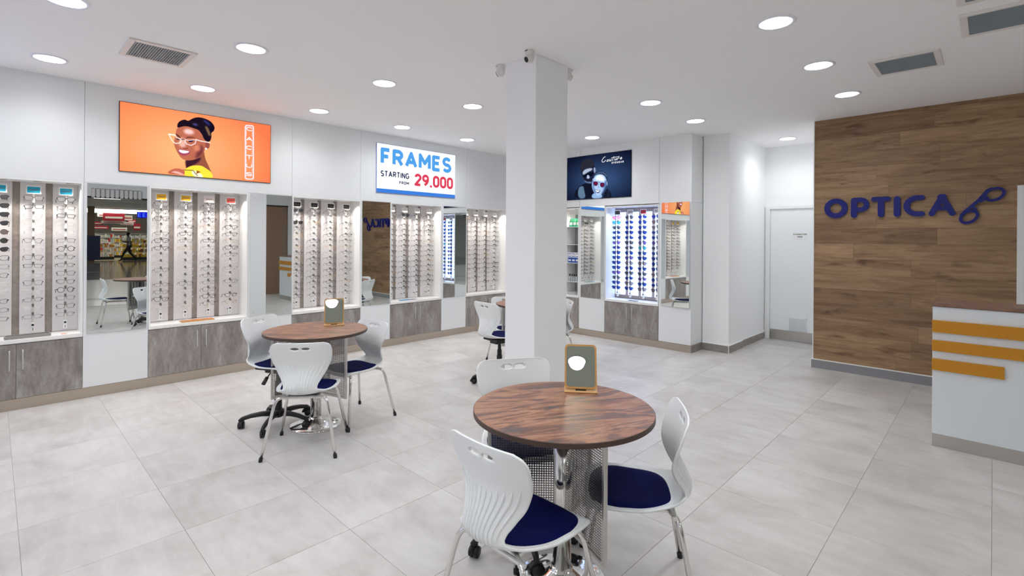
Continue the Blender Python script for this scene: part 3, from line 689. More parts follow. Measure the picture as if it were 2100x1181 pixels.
P.fill(PA['earring'], (255, 250, 255), 1)
nn = PA['neon']; P.line(nn+nn[:1], 0.030, (255, 190, 220), asp=ASP, op=0.5, soft=3); P.line(nn+nn[:1], 0.014, (255, 244, 255), asp=ASP)
u0, u1 = PA['neonbox'][0][0]+0.004, PA['neonbox'][1][0]-0.004
lv = [p[1] for p in PA['neonletters']]
for ch, v0 in zip('CACTUS', lv):
    gw, st = GL[ch]; hh = 0.052
    for pl_ in st: P.line([(u0+0.006+(a/gw)*(u1-u0-0.012), v0-hh/2+b*hh) for a, b in pl_], 0.014, (255, 244, 255), asp=ASP)
for a, b in zip(lv, lv[1:]):
    for u in (u0+0.004, u1-0.004): P.line([(u, a-0.045), (u, b+0.045)], 0.006, (255, 214, 224), asp=ASP)
t = thing('advertising_screen', 'wide orange screen showing a smiling woman in white glasses', 'screen', (XL, 1.572, 2.5225))
MB().box(0.0, 0.012, -0.716, 0.716, -0.3455, 0.3455, b=0.002).obj('bezel', M['bezel'], t)
P.obj('picture', lambda u, v: (0.0135, -0.710+u*1.42, -0.340+v*0.68), 1.15, t)
t = thing('advertising_screen', 'pale blue screen on the left wall, outside the frame beyond the orange one', 'screen', (XL, -1.27, 2.5225))
MB().box(0.0, 0.012, -0.716, 0.716, -0.3455, 0.3455, b=0.002).obj('bezel', M['bezel'], t)
MB().box(0.012, 0.0135, -0.705, 0.705, -0.338, 0.338).obj('picture', emitter('screen_pale_blue', rgb(176, 190, 255), 5.0), t)
# --- price screen
t = thing('advertising_screen', 'white and blue screen advertising frame prices', 'screen', (XL, 4.405, 2.520))
MB().box(0.0, 0.012, -0.706, 0.706, -0.3455, 0.3455, b=0.002).obj('bezel', mat('bezel_blue', rgb(90, 120, 210), 0.3), t)
fx = lambda u, v, d: (0.0135+d, u, v)
MB().add([fx(-0.702, -0.3415, 0), fx(0.702, -0.3415, 0), fx(0.702, 0.3415, 0), fx(-0.702, 0.3415, 0)], [(0, 1, 2, 3)]).obj('picture', emitter('screen_white', (0.97, 0.99, 1.0, 1), 1.25), t)
MB().add([fx(-0.702, -0.3415, 0.001), fx(0.702, -0.3415, 0.001), fx(0.702, -0.288, 0.001), fx(-0.702, -0.288, 0.001)], [(0, 1, 2, 3)]).obj('band', emitter('screen_band', rgb(66, 132, 226), 1.0), t)
tb = MB(); text(tb, 'FRAMES', -0.645, 0.045, 0.245, 0.056, fx, 0.0012, 0.34, width=1.27); tb.obj('lettering', emitter('screen_sky', rgb(84, 166, 240), 1.0), t)
tb = MB(); text(tb, 'STARTING', -0.642, -0.118, 0.085, 0.016, fx, 0.0012, 0.33, width=0.475); text(tb, 'FROM', -0.335, -0.205, 0.046, 0.011, fx, 0.0012, 0.36, width=0.165)
tb.obj('lettering', emitter('screen_ink', rgb(28, 44, 84), 1.0), t)
tb = MB(); text(tb, '29,000', -0.075, -0.205, 0.185, 0.040, fx, 0.0012, 0.30, width=0.735); tb.obj('lettering', emitter('screen_red', rgb(226, 66, 92), 1.0), t)
# --- dark portrait screen
def bgB(U, V):
    r = np.clip(1-np.hypot((U-0.62)*1.6, (V-0.42)*1.5), 0, 1)[..., None]
    e = np.array([14, 20, 42])/255.0; c = np.array([62, 92, 140])/255.0
    return e*(1-r)+c*r
P = Pic(430, 208, bgB)
P.fill(PB['chest'], (18, 22, 40)); P.fill(PB['vest'], (96, 122, 150), soft=5)
P.fill(PB['head'], (30, 34, 56)); P.fill(PB['hairman'], (40, 42, 54)); P.fill(PB['band'], (176, 188, 210), soft=8); P.fill(PB['ear'], (150, 166, 196), soft=1)
P.fill(PB['glassman'], (10, 14, 34)); P.fill(PB['nose'], (178, 192, 222), 1, soft=1); P.fill(PB['jaw'], (128, 146, 182), soft=10, op=0.9)
P.line([(PB['jaw'][0][0]+0.02, PB['jaw'][0][1]), PB['jaw'][2]], 0.012, (20, 26, 50), asp=ASP)
P.fill(PB['shoulder'], (22, 28, 46)); P.fill(PB['hairw'], (40, 56, 84)); P.fill(PB['neckw'], (150, 184, 226), soft=1)
fc = P.fill(PB['facew'], (176, 206, 242)); P.fill(PB['facelight'], (246, 252, 255), soft=26, clip=fc)
P.fill([(0.60, 0.30), (0.66, 0.20), (0.70, 0.30), (0.68, 0.36)], (96, 122, 176), soft=16, op=0.7, clip=fc)
P.fill([(0.505, 0.36), (0.514, 0.46), (0.53, 0.40), (0.535, 0.25), (0.56, 0.12), (0.55, 0.08), (0.52, 0.17)], (92, 124, 176), soft=12, op=0.8, clip=fc)
P.fill([(0.70, 0.42), (0.695, 0.25), (0.66, 0.12), (0.62, 0.06), (0.64, 0.14), (0.668, 0.24), (0.672, 0.36)], (84, 112, 166), soft=12, op=0.85, clip=fc)
P.line([(0.597, 0.34), (0.590, 0.255), (0.603, 0.245)], 0.012, (120, 150, 198), asp=ASP, soft=2)
P.fill([(0.516, 0.44), (0.527, 0.52), (0.545, 0.582), (0.575, 0.612), (0.612, 0.622), (0.650, 0.608), (0.682, 0.575), (0.706, 0.52), (0.714, 0.44), (0.706, 0.36), (0.692, 0.42), (0.672, 0.495), (0.635, 0.535), (0.59, 0.545), (0.550, 0.52), (0.530, 0.47)], (44, 60, 90))
for k in range(16):
    a = math.radians(20+9*k); u, v = 0.614+0.090*math.cos(a), 0.44+0.150*math.sin(a)
    P.line([(u, v), (0.614+(u-0.614)*0.90, 0.44+(v-0.44)*0.86)], 0.010, (132, 160, 204), asp=ASP, op=0.8)
for cx_ in (0.512, 0.704): P.fill([(cx_-0.010, 0.36), (cx_+0.010, 0.37), (cx_+0.008, 0.28), (cx_-0.004, 0.26)], (150, 182, 224))
for u in (0.708, 0.716): P.line([(u, 0.36), (u+0.012, 0.18), (u+0.006, 0.02)], 0.008, (40, 54, 84), asp=ASP)
P.fill(PB['smile'], (60, 74, 120)); P.fill(PB['teeth'], (255, 255, 255), 2)
for k in ('lensL', 'lensR'): P.fill(PB[k], (104, 26, 66), 2); P.line(P.smooth(PB[k], 2)+P.smooth(PB[k], 2)[:1], 0.008, (26, 16, 44), asp=ASP)
P.line([PB['lensL'][1], PB['lensR'][0]], 0.010, (30, 20, 48), asp=ASP)
P.line(P.smooth(PB['c1'], 1)[1:-1], 0.013, (255, 255, 255), asp=ASP)
SCR = {'o': [[(0.45+0.40*math.cos(a/10*2*PI), 0.5+0.5*math.sin(a/10*2*PI)) for a in range(11)]], 'u': [[(0, 1), (0.02, 0.25), (0.3, 0.0), (0.65, 0.25), (0.80, 1), (0.78, 0.15), (1.05, 0.05)]],
       't': [[(0.45, 2.1), (0.28, 0.25), (0.6, 0.0)]], 'r': [[(0.1, 0), (0.2, 1), (0.2, 0.55), (0.5, 0.95), (0.85, 0.85)]], 'e': [[(0.1, 0.45), (0.75, 0.55), (0.62, 1), (0.25, 0.85), (0.1, 0.35), (0.4, 0), (0.95, 0.25)]]}
for k, ch in enumerate('outure'):
    for st in SCR[ch]: P.line([(0.694+0.0335*k+0.026*a+0.008*b, 0.808+0.0035*k+0.042*b) for a, b in st], 0.012, (255, 255, 255), asp=ASP)
P.line([(0.758, 0.878), (0.858, 0.892)], 0.010, (255, 255, 255), asp=ASP)
(ua, va), (ub, vb) = PB['eye']; x = ua
for ch in 'EYEWEAR':
    gw, st = GL[ch]
    for pl_ in st: P.line([(x+a*0.020, va-0.004+b*0.030) for a, b in pl_], 0.009, (255, 255, 255), asp=ASP)
    x += (gw+0.40)*0.0215
t = thing('advertising_screen', 'dark screen showing two people in sunglasses, right of the pillar', 'screen', (-4.5995, YB, 2.529))
MB().box(-0.7105, 0.7105, -0.012, 0, -0.351, 0.351, b=0.002).obj('bezel', M['bezel'], t)
P.obj('picture', lambda u, v: (-0.705+u*1.41, -0.0135, -0.345+v*0.69), 1.05, t)

# ------------------------------------------------------------------ display cases with rods
R_CLIP = M['black']
rod_white = mat('rod_white', rgb(246, 246, 240), 0.3)
clip_dark = mat('clip_grey', rgb(120, 116, 114), 0.4)
ROD_Z = [1.895 - k*0.0775 for k in range(15)]
r_rod = MB().cyl((0, 0, 0.70), (0, 0, 1.93), 0.0085, 10).mesh('rod', rod_white, True)
mbc = MB()
for z in ROD_Z: mbc.box(-0.006, 0.050, -0.0045, 0.0045, z-0.004, z+0.006).box(-0.010, 0.013, -0.008, 0.008, z-0.002, z+0.022)
r_clips = mbc.mesh('clips', clip_dark)
r_lock = MB().box(-0.014, 0.012, -0.014, 0.014, 0.655, 0.735, b=0.003).mesh('lock', M['laminate_edge'])
r_key = MB().cyl((0.012, 0, 0.716), (0.016, 0, 0.716), 0.0095, 14).box(0.012, 0.0135, -0.002, 0.002, 0.665, 0.690).mesh('keyhole', M['black'])
CARD = {'teal': rgb(22, 158, 190), 'amber': rgb(236, 178, 30), 'rose': rgb(240, 222, 218), 'red': rgb(226, 92, 80), 'black': rgb(28, 26, 28), 'white': rgb(244, 238, 234), 'darkred': rgb(168, 24, 52), 'grey': rgb(176, 168, 166)}
cardm = {k: mat('card_'+k, v, 0.5) for k, v in CARD.items()}
card_ink = mat('card_print', rgb(110, 100, 96), 0.6)
def niche(kind, c, w, depth, label, cards, lit=False, rods=(-1.5, -0.5, 0.5, 1.5)):
    """display case whose local +X looks out of the wall, Y runs along it; front plane at x = 0"""
    rz = 0.0 if kind == 'A' else -PI/2
    loc = (XL, c, 0) if kind == 'A' else (c, YB, 0)
    t = thing('display_case', label, 'display case', loc, rz, 'eyewear display cases in the wall')
    a = w/2 - 0.0015; D = -depth
    MB().box(-0.36, D-0.012, -a, a, ZS, ZT).obj('back_board', M['strip'], t)
    for sy, nm in ((-1, 'side_panel'), (1, 'side_panel')):
        MB().box(D, -0.001, sy*a if sy < 0 else a-0.016, sy*a+0.016 if sy < 0 else a, ZS-0.03, ZT, b=0.001).obj(nm, M['laminate_edge'], t)
    MB().box(D, -0.001, -a+0.016, a-0.016, ZT-0.018, ZT).obj('top_panel', M['laminate_edge'], t)
    MB().box(D, 0.004, -a, a, ZS-0.038, ZS-0.003, b=0.0015).obj('shelf', M['shelf_white'], t)
    pw = 0.0865
    for q in rods:
        z0, z1 = (ZS, ZT-0.018) if not lit else (ZS+0.055, ZT-0.085)
        y0, y1 = q*0.2235-pw, q*0.2235+pw
        y0, y1 = max(y0, -a+0.016), min(y1, a-0.016)
        if not lit and q == rods[0]: y0 = -a+0.016
        if not lit and q == rods[-1]: y1 = a-0.016
        MB().box(D-0.012, D, y0, y1, z0, z1, b=0.001).obj('back_panel', M['lit_panel'] if lit else M['back_white'], t)
    for k in range(4):
        y = (k-1.5)*0.2235+0.02
        s = MB().lathe([(0.030, -0.018), (0.030, -0.022), (0.022, -0.022), (0.021, -0.0185)], 20).obj('spotlight', M['steel'], t, (-0.055, y, ZT))
        MB().lathe([(0.0001, -0.020), (0.021, -0.020)], 16).obj('lamp_glass', emitter('spot_blue', (0.7, 0.8, 1, 1), 6.0) if lit else M['darkgap'], s)
        ld = bpy.data.lights.new('spot_lamp', 'SPOT'); ld.energy = NICHE*(0.9 if lit else 1.0); ld.spot_size = math.radians(118); ld.spot_blend = 0.7; ld.shadow_soft_size = 0.015
        ld.color = (0.62, 0.74, 1.0) if lit else (1.0, 0.93, 0.86)
        lo = bpy.data.objects.new('spot_lamp', ld); C.objects.link(lo); lo.parent = s; lo.location = (0, 0, -0.026)
    for q, cc in zip(rods, cards):
        y = q*0.2235
        r = place('rod', r_rod, t, (D+0.085, y, 0))
        place('clips', r_clips, r, kind='stuff'); place('lock', r_lock, r); place('keyhole', r_key, r)
        MB().cyl((-0.08, 0, 1.92), (0, 0, 1.92), 0.005, 6).cyl((-0.08, 0, 0.70), (0, 0, 0.70), 0.005, 6).obj('bracket', clip_dark, r)
        cd_ = MB().box(0.012, 0.016, -0.052, 0.052, 1.922, 1.998, b=0.001).obj('card_holder', M['laminate_edge'], r)
        MB().box(0.016, 0.0172, -0.043, 0.043, 1.930, 1.986).box(0.0172, 0.0176, -0.030, 0.030, 1.955, 1.961, mi=1).obj('card', [cardm[cc], card_ink], r)
    return t
DEPTH = 0.265
BAYS = [
 ('A', 0.149, 0.897, 'leftmost wall display case, with teal cards above its rods', ['teal']*4, False, 'teal-card display'),
 ('A', 1.577, 0.946, 'wall display case under the orange screen, with two amber cards', ['amber', 'amber', 'rose', 'red'], False, 'amber-card display'),
 ('A', 3.0125, 0.925, 'wall display case with four black cards, behind the second table mirror', ['black']*4, False, 'black-card display'),
 ('A', 4.400, 0.920, 'wall display case under the price screen, with white cards', ['white']*4, False, 'price-screen display'),
 ('A', 5.830, 0.940, 'wall display case in the corner left of the pillar', ['white']*4, False, 'corner display'),
 ('B', -3.897, 0.903, 'blue-lit wall display case full of sunglasses', ['black', 'grey', 'darkred', 'grey'], True, 'blue-lit display'),
 ('B', -5.300, 0.916, 'wall display case partly hidden by the right edge of the pillar', ['white', 'white'], False, 'pillar-side display'),
]
# cabinets below the cases
hd = MB().tube([(0, 0, 0.0), (0.030, 0, 0.0), (0.032, 0, 0.004), (0.032, 0, 0.166), (0.030, 0, 0.170), (0, 0, 0.170)], 0.0055, 8).mesh('handle', M['handle'], True)
for kind, c, w_, lab, cards, lit, short in BAYS:
    niche(kind, c, w_, DEPTH, lab, cards, lit, rods=(-1.5, -0.5, 0.5, 1.5) if lab.find('right edge of the pillar') < 0 else (-1.5, 0.35))
    rz = 0.0 if kind == 'A' else -PI/2
    loc = (XL, c, 0) if kind == 'A' else (c, YB, 0)
    t = thing('base_cabinet', 'two-door grey concrete-look cabinet below the '+short, 'cabinet', loc, rz, 'low cabinets under the display cases')
    a = w_/2-0.0015
    MB().box(-0.36, -0.020, -a, a, 0.10, ZS-0.040).obj('body', M['laminate'], t)
    for s in (-1, 1):
        y0, y1 = (-a, -0.0015) if s < 0 else (0.0015, a)
        d = MB().box(-0.019, 0.0, y0, y1, 0.100, ZS-0.046, b=0.0008).obj('door', M['stone'], t)
        place('handle', hd, d, (0, s*0.042, 0.356))
# ------------------------------------------------------------------ eyewear
def lens_loop(shape, side, n=22):
    """outline of one lens in (y, z), centre at the bridge, side = -1 / +1"""
    cx = 0.0345*side; out = []
    for k in range(n):
        a = 2*PI*k/n; c, s_ = math.cos(a), math.sin(a)
        if shape == 'round': y, z = 0.0235*c, 0.0230*s_
        elif shape == 'rectangular':
            e = 0.45; y = 0.0275*math.copysign(abs(c)**e, c); z = 0.0165*math.copysign(abs(s_)**e, s_)
            if z < 0: y *= 0.90
        elif shape == 'wayfarer':
            e = 0.62; y = 0.0270*math.copysign(abs(c)**e, c); z = 0.0205*math.copysign(abs(s_)**e, s_)
            y *= 1.0 + 0.18*z/0.02; z += 0.004*(c*side) if z > 0 else 0
        elif shape == 'cat-eye':
            e = 0.8; y = 0.0265*math.copysign(abs(c)**e, c); z = 0.0190*math.copysign(abs(s_)**e, s_)
            if z > 0: z += 0.007*max(0, c*side)
            else: y *= 0.86
        else:  # oval
            e = 0.85; y = 0.0255*math.copysign(abs(c)**e, c); z = 0.0175*math.copysign(abs(s_)**e, s_)
        if shape == 'cat-eye': out.append((cx+y, z-0.017))
        else: out.append((cx+y, z-0.0145))
    return out
def frame_mesh(shape, r, name, m, sun=False):
    mb = MB()
    for side in (-1, 1):
        L = lens_loop(shape, side); P_ = [(-0.0012*abs(y)/0.06*8 - 0.0, y, z) for y, z in L]
        mb.tube(P_, r, 5, closed=True)
        yo = max(abs(y) for y, z in L)*side
        mb.box(-0.012, 0.001, min(yo, yo+side*0.006), max(yo, yo+side*0.006), -0.010+(-0.002), -0.002-0.002)
    mb.tube([(0, -0.009, -0.007), (0.002, -0.004, -0.0035), (0.002, 0.004, -0.0035), (0, 0.009, -0.007)], max(r, 0.0014), 5)
    return mb.mesh(name, m, True)
def temple_mesh(side, r, m):
    y = 0.066*side
    return MB().tube([(-0.006, y, -0.008), (-0.05, y*1.0, -0.010), (-0.088, y*0.97, -0.012), (-0.106, y*0.93, -0.028), (-0.112, y*0.90, -0.042)], [r*1.4, r*1.1, r, r, r*1.2], 4).mesh('temple', m)
def lens_mesh(shape, side, m):
    L = lens_loop(shape, side); cx = sum(p[0] for p in L)/len(L); cz = sum(p[1] for p in L)/len(L)
    P_ = [(-0.003, cx+(y-cx)*0.97, cz+(z-cz)*0.97) for y, z in L]
    return MB().add(P_, [tuple(range(len(P_)))]).mesh('lens', m)
FR = {
 'black': mat('frame_black', rgb(24, 22, 26), 0.3), 'dark brown': mat('frame_brown', rgb(62, 40, 34), 0.3),
 'clear': lens_mat('frame_clear', (0.85, 0.83, 0.82, 1), 0.55), 'gold': mat('frame_gold', rgb(206, 168, 110), 0.3, 0.6),
 'grey': mat('frame_grey', rgb(112, 108, 112), 0.35, 0.4), 'silver': mat('frame_silver', rgb(170, 168, 172), 0.25, 0.7),
 'navy': mat('frame_navy', rgb(24, 30, 92), 0.3), 'pink': mat('frame_pink', rgb(196, 92, 120), 0.35), 'teal': mat('frame_teal', rgb(40, 150, 160), 0.35),
}
LN = {'clear': lens_mat('lens_clear', (0.9, 0.9, 0.92, 1), 0.05), 'dark': lens_mat('lens_dark', rgb(30, 32, 38), 0.93),
      'blue': lens_mat('lens_blue', rgb(16, 36, 110), 0.74, (0.08, 0.17, 0.60, 1)), 'violet': lens_mat('lens_violet', rgb(70, 44, 120), 0.7, (0.35, 0.25, 0.7, 1)),
      'teal': lens_mat('lens_teal', rgb(40, 140, 150), 0.7, (0.2, 0.7, 0.8, 1)), 'brown': lens_mat('lens_brown', rgb(86, 60, 56), 0.85), 'pink': lens_mat('lens_pink', rgb(190, 90, 130), 0.8)}
PROTO = {}
def glasses(shape, colour, thick, lens):
    key = (shape, colour, thick, lens)
    if key not in PROTO:
        r = 0.0022 if thick else 0.0014
        if lens != 'clear': r = 0.0018
        nm = 'sunglasses' if lens != 'clear' else 'eyeglasses'
        PROTO[key] = (nm, frame_mesh(shape, r, nm, FR[colour]), [lens_mesh(shape, s, LN[lens]) for s in (-1, 1)], [temple_mesh(s, r, FR[colour]) for s in (-1, 1)])
    return PROTO[key]
SHN = {'round': 'round', 'rectangular': 'rectangular', 'wayfarer': 'wide square', 'cat-eye': 'upswept', 'oval': 'oval'}
def hang(kind, c, q, k, shape, colour, thick, lens, short, rodname, group, rnd):
    nm, fm, lm, tm = glasses(shape, colour, thick, lens)
    rz = 0.0 if kind == 'A' else -PI/2
    lx, ly = -DEPTH+0.085+0.046, q*0.2235
    p = (XL+lx, c+ly, ROD_Z[k]) if kind == 'A' else (c+ly, YB-lx, ROD_Z[k])
    thick_w = ('thick ' if thick else 'thin ') if lens == 'clear' else ''
    lab = '%s%s %s %s, %s down on %s of the %s' % (thick_w, SHN[shape], colour, nm, 'top one' if False else ordw[k], rodname, short)
    o = place(nm, fm, None, p, 0, lab, 'glasses' if nm == 'eyeglasses' else 'sunglasses', group, rot=(rnd.uniform(-0.05, 0.05), rnd.uniform(-0.05, 0.06), rz+rnd.uniform(-0.07, 0.07)))
    if lens != 'clear' and kind == 'B': o.scale = (1.0, 1.13, 1.13)
    for mme in lm: place('lens', mme, o)
    for mme in tm: place('temple', mme, o)
rn = random.Random(11)
RODN = ['rod one', 'rod two', 'rod three', 'rod four']
# the rod-by-rod patterns that can be read in the photograph (others vary in the same proportions)
def pick(rn):
    a = rn.random()
    if a < 0.16: return (rn.choice(['wayfarer', 'rectangular', 'cat-eye']), 'black', True)
    if a < 0.58: return (rn.choice(['rectangular', 'wayfarer', 'oval', 'round', 'cat-eye']), rn.choice(['black', 'dark brown', 'black']), False)
    if a < 0.80: return (rn.choice(['round', 'oval', 'wayfarer']), 'clear', False)
    if a < 0.88: return (rn.choice(['round', 'rectangular']), 'gold', False)
    return (rn.choice(['rectangular', 'oval']), rn.choice(['silver', 'grey']), False)
W_, B_, CL = 'wayfarer', 'black', 'clear'
KNOWN = {
 ('A', 0, 1): [('cat-eye', B_, True, 'dark'), (W_, B_, True, 'dark'), (W_, B_, True, 'dark'), ('cat-eye', B_, True, 'dark'), ('round', 'dark brown', False, 'brown'), ('round', B_, True, 'dark'), ('cat-eye', B_, True, 'dark'),
               (W_, B_, True, CL), (W_, 'grey', False, CL), ('cat-eye', B_, False, CL), ('oval', CL, False, CL), ('oval', CL, False, CL), ('cat-eye', B_, False, CL), ('oval', 'dark brown', False, CL), ('rectangular', 'dark brown', False, CL)],
 ('A', 0, 2): [(W_, 'dark brown', False, CL), ('rectangular', B_, True, CL), ('round', CL, False, CL), ('oval', CL, False, CL), ('oval', CL, False, CL), ('cat-eye', B_, False, CL), ('oval', CL, False, CL), (W_, 'dark brown', False, CL),
               ('rectangular', B_, False, CL), ('oval', CL, False, CL), (W_, B_, False, CL), ('oval', CL, False, CL), ('oval', 'dark brown', False, CL), ('oval', CL, False, CL), ('rectangular', 'grey', False, CL)],
 ('A', 0, 3): [(W_, B_, True, CL), ('oval', 'dark brown', False, CL), ('rectangular', B_, True, CL), ('oval', CL, False, CL), ('oval', CL, False, CL), ('rectangular', 'dark brown', False, CL), ('round', B_, True, CL), ('oval', B_, False, CL),
               ('oval', 'dark brown', False, CL), (W_, 'dark brown', False, CL), ('cat-eye', B_, False, CL), ('round', B_, True, CL), (W_, 'grey', False, CL), (W_, B_, False, CL), ('oval', 'grey', False, CL)],
}
bay_list = [(b, i) for i, b in enumerate(BAYS)]
for (kind, c, w_, lab, cards, lit, short), bi in bay_list:
    if lab.find('right edge of the pillar') >= 0: rods = [(0.35, 'the only rod')]
    else: rods = list(zip((-1.5, -0.5, 0.5, 1.5), RODN))
    for ri, (q, rname) in enumerate(rods):
        if kind == 'A' and bi == 0 and ri == 0: continue        # outside the frame
        if bi == 4 and ri == 0: rlist = range(15)
        for k in range(15):
            grp = 'spectacles hanging on the rods of the '+short
            if lit:
                sh = rn.choice(['wayfarer', 'wayfarer', 'round', 'oval', 'cat-eye'])
                cl, ln = rn.choice([('black', 'blue'), ('navy', 'blue'), ('black', 'dark'), ('navy', 'blue'), ('dark brown', 'violet'), ('black', 'blue'), ('dark brown', 'brown')])
                if ri == 0 and k == 0: sh, cl, ln = 'wayfarer', 'pink', 'pink'
                if ri == 0 and k == 1: sh, cl, ln = 'wayfarer', 'teal', 'teal'
                if (ri, k) == (2, 6): cl, ln = 'teal', 'teal'
                hang(kind, c, q, k, sh, cl, True, ln, short, rname, 'sunglasses hanging in the blue-lit display', rn); continue
            kn = KNOWN.get((kind, bi, ri))
            if kn: sh, cl, th, ln = kn[k]
            else:
                sh, cl, th = pick(rn); ln = 'clear'
                if bi == 2 and ri == 0 and k in (0, 2): sh, cl, th, ln = 'wayfarer', 'black', True, 'dark'
                if bi == 3 and ri == 1 and k == 0: sh, cl, th, ln = 'wayfarer', 'black', True, 'dark'
                if bi == 3 and ri == 1 and k in (4, 11): sh, cl, th = 'wayfarer', 'black', True
                if bi == 2 and ri == 1 and k == 5: sh, cl, th = 'wayfarer', 'navy', True
                if bi == 1 and (ri, k) in ((0, 9), (1, 0), (1, 11), (2, 2), (2, 4), (3, 3)): sh, cl, th = 'wayfarer', 'black', (ri, k) in ((2, 2), (3, 3))
                if bi == 1 and (ri, k) == (3, 12): continue
            hang(kind, c, q, k, sh, cl, th, ln, short, rname, grp, rn)

# ------------------------------------------------------------------ things on the display shelves
def at_shelf(kind, c, along, out): return (XL+out, c+along, ZS-0.003) if kind == 'A' else (c+along, YB-out, ZS-0.003)
grey_tray = mat('tray_grey', rgb(150, 148, 144), 0.5); tray_in = mat('tray_inside', rgb(112, 110, 108), 0.7)
t = thing('display_tray', 'shallow grey tray on the shelf of the leftmost display', 'tray', (XL-0.065, 0.225, ZS-0.0025), 0.03)
MB().box(-0.052, 0.052, -0.145, 0.145, 0, 0.004).obj('tray_base', tray_in, t)
MB().box(-0.055, -0.047, -0.15, 0.15, 0, 0.026, b=0.001).box(0.047, 0.055, -0.15, 0.15, 0, 0.026, b=0.001).box(-0.047, 0.047, -0.15, -0.142, 0, 0.026, b=0.001).box(-0.047, 0.047, 0.142, 0.15, 0, 0.026, b=0.001).obj('rim', grey_tray, t)
pk = mat('leaflet_pink', rgb(240, 170, 150), 0.6)
t = thing('leaflet', 'small pink and white leaflet beside the grey tray', 'leaflet', (XL-0.045, 0.50, ZS-0.002), 0.1)
MB().box(-0.03, 0.03, -0.055, 0.055, 0, 0.003).obj('page', M['paper'], t); MB().box(-0.028, 0.028, -0.052, -0.015, 0.003, 0.0036).obj('cover_print', pk, t)
m = mat('brochure_cover', (0.8, 0.5, 0.2, 1), 0.4); v = coords(m, (9, 14, 1)); n_ = noise(m, v, 1.6, 4, 0.6, 1.0)
lk(m, ramp(m, n_, [(0.3, rgb(236, 160, 60)), (0.48, rgb(214, 122, 60)), (0.55, rgb(120, 66, 40)), (0.62, rgb(240, 176, 70)), (0.8, rgb(248, 196, 120))]), bsdf(m).inputs['Base Color'])
t = thing('brochure_board', 'orange printed board lying on the shelf under the orange screen', 'brochure', (XL-0.055, 1.555, ZS-0.003), 0.02)
MB().box(-0.05, 0.05, -0.155, 0.155, 0, 0.012, b=0.001).obj('board', M['bamboo'], t); MB().box(-0.048, 0.048, -0.152, 0.152, 0.012, 0.0128).obj('cover_print', m, t)
t = thing('brochure_board', 'thin blue and grey folder lying under the price screen', 'brochure', (XL-0.06, 4.28, ZS-0.003), 0.05)
MB().box(-0.04, 0.04, -0.14, 0.14, 0, 0.005).obj('board', mat('folder_grey', rgb(120, 128, 134), 0.4), t); MB().box(-0.04, 0.0405, -0.14, 0.02, 0.005, 0.0065).obj('cover_print', mat('folder_blue', rgb(40, 140, 196), 0.4), t)
t = thing('brochure_board', 'small dark plate lying on the shelf of the blue-lit display', 'brochure', (-3.88, YB+0.05, ZS-0.003), 0.0)
MB().box(-0.07, 0.07, -0.03, 0.03, 0, 0.006, b=0.001).obj('board', mat('plate_dark', rgb(70, 72, 84), 0.3), t)
# stacked accessory shelves right of the pillar
ax0, ax1 = -5.115, -4.862
t = thing('accessory_shelves', 'narrow white shelf unit with contact lens supplies right of the pillar', 'shelf', ((ax0+ax1)/2, YB+0.13, ZS-0.003))
a = (ax1-ax0)/2
MB().box(-a, -a+0.012, -0.12, 0.12, 0, 1.33).obj('side_panel', M['laminate_edge'], t); MB().box(a-0.012, a, -0.12, 0.12, 0, 1.33).obj('side_panel', M['laminate_edge'], t)
SHZ = [0.22, 0.53, 0.83, 1.12]
for z in SHZ: MB().box(-a+0.012, a-0.012, -0.12, 0.12, z-0.006, z+0.002).obj('shelf', M['laminate_edge'], t)
MB().box(-a+0.012, a-0.012, 0.112, 0.12, 0, 1.33).obj('back_panel', mat('shelf_back_grey', rgb(150, 152, 156), 0.6), t)
green = mat('pack_green', rgb(36, 150, 104), 0.45); bluep = mat('pack_blue', rgb(30, 84, 172), 0.45); redp = mat('pack_red', rgb(206, 60, 60), 0.5)
for i in range(3):
    xx = ax0+0.052+i*0.075
    p = thing('lens_solution_pack', '%s green and white pouch on the top accessory shelf' % ordw[i], 'pack', (xx, YB+0.09, ZS-0.001+1.12), 0, 'green and white pouches')
    MB().add([(-0.032, -0.022, 0), (0.032, -0.022, 0), (0.032, 0.022, 0), (-0.032, 0.022, 0), (-0.030, -0.018, 0.085), (0.030, -0.018, 0.085), (0.030, 0.018, 0.085), (-0.030, 0.018, 0.085),
              (-0.028, -0.003, 0.135), (0.028, -0.003, 0.135), (0.028, 0.003, 0.135), (-0.028, 0.003, 0.135)],
             [(3, 2, 1, 0), (0, 1, 5, 4), (1, 2, 6, 5), (2, 3, 7, 6), (3, 0, 4, 7), (4, 5, 9, 8), (5, 6, 10, 9), (6, 7, 11, 10), (7, 4, 8, 11), (8, 9, 10, 11)]).obj('pouch', green, p)
    MB().box(-0.028, 0.028, -0.0235, -0.022, 0.03, 0.075).obj('front_print', M['paper'], p); MB().box(-0.024, 0.024, -0.0125, -0.0118, 0.100, 0.110).obj('stripe', redp, p)
for i in range(3):
    xx = ax0+0.052+i*0.075
    for k, (mm, nm, z0, z1) in enumerate([(bluep, 'blue', 0.0, 0.085), (M['paper'], 'white', 0.085, 0.125), (M['paper'], 'white', 0.125, 0.165)]):
        p = thing('lens_box', '%s box in %s pile on the carton shelf, %s from the bottom' % (nm, ['the first', 'the second', 'the third'][i], ordw[k]), 'box', (xx, YB+0.07, ZS-0.001+0.53+z0), 0, 'boxes on the accessory shelves')
        MB().box(-0.034, 0.034, -0.028, 0.05, 0, z1-z0-0.001, b=0.001).obj('carton', mm, p)
        MB().box(-0.026, 0.026, -0.0287, -0.028, (z1-z0)*0.3, (z1-z0)*0.6).obj('front_print', bluep if k else M['paper'], p)
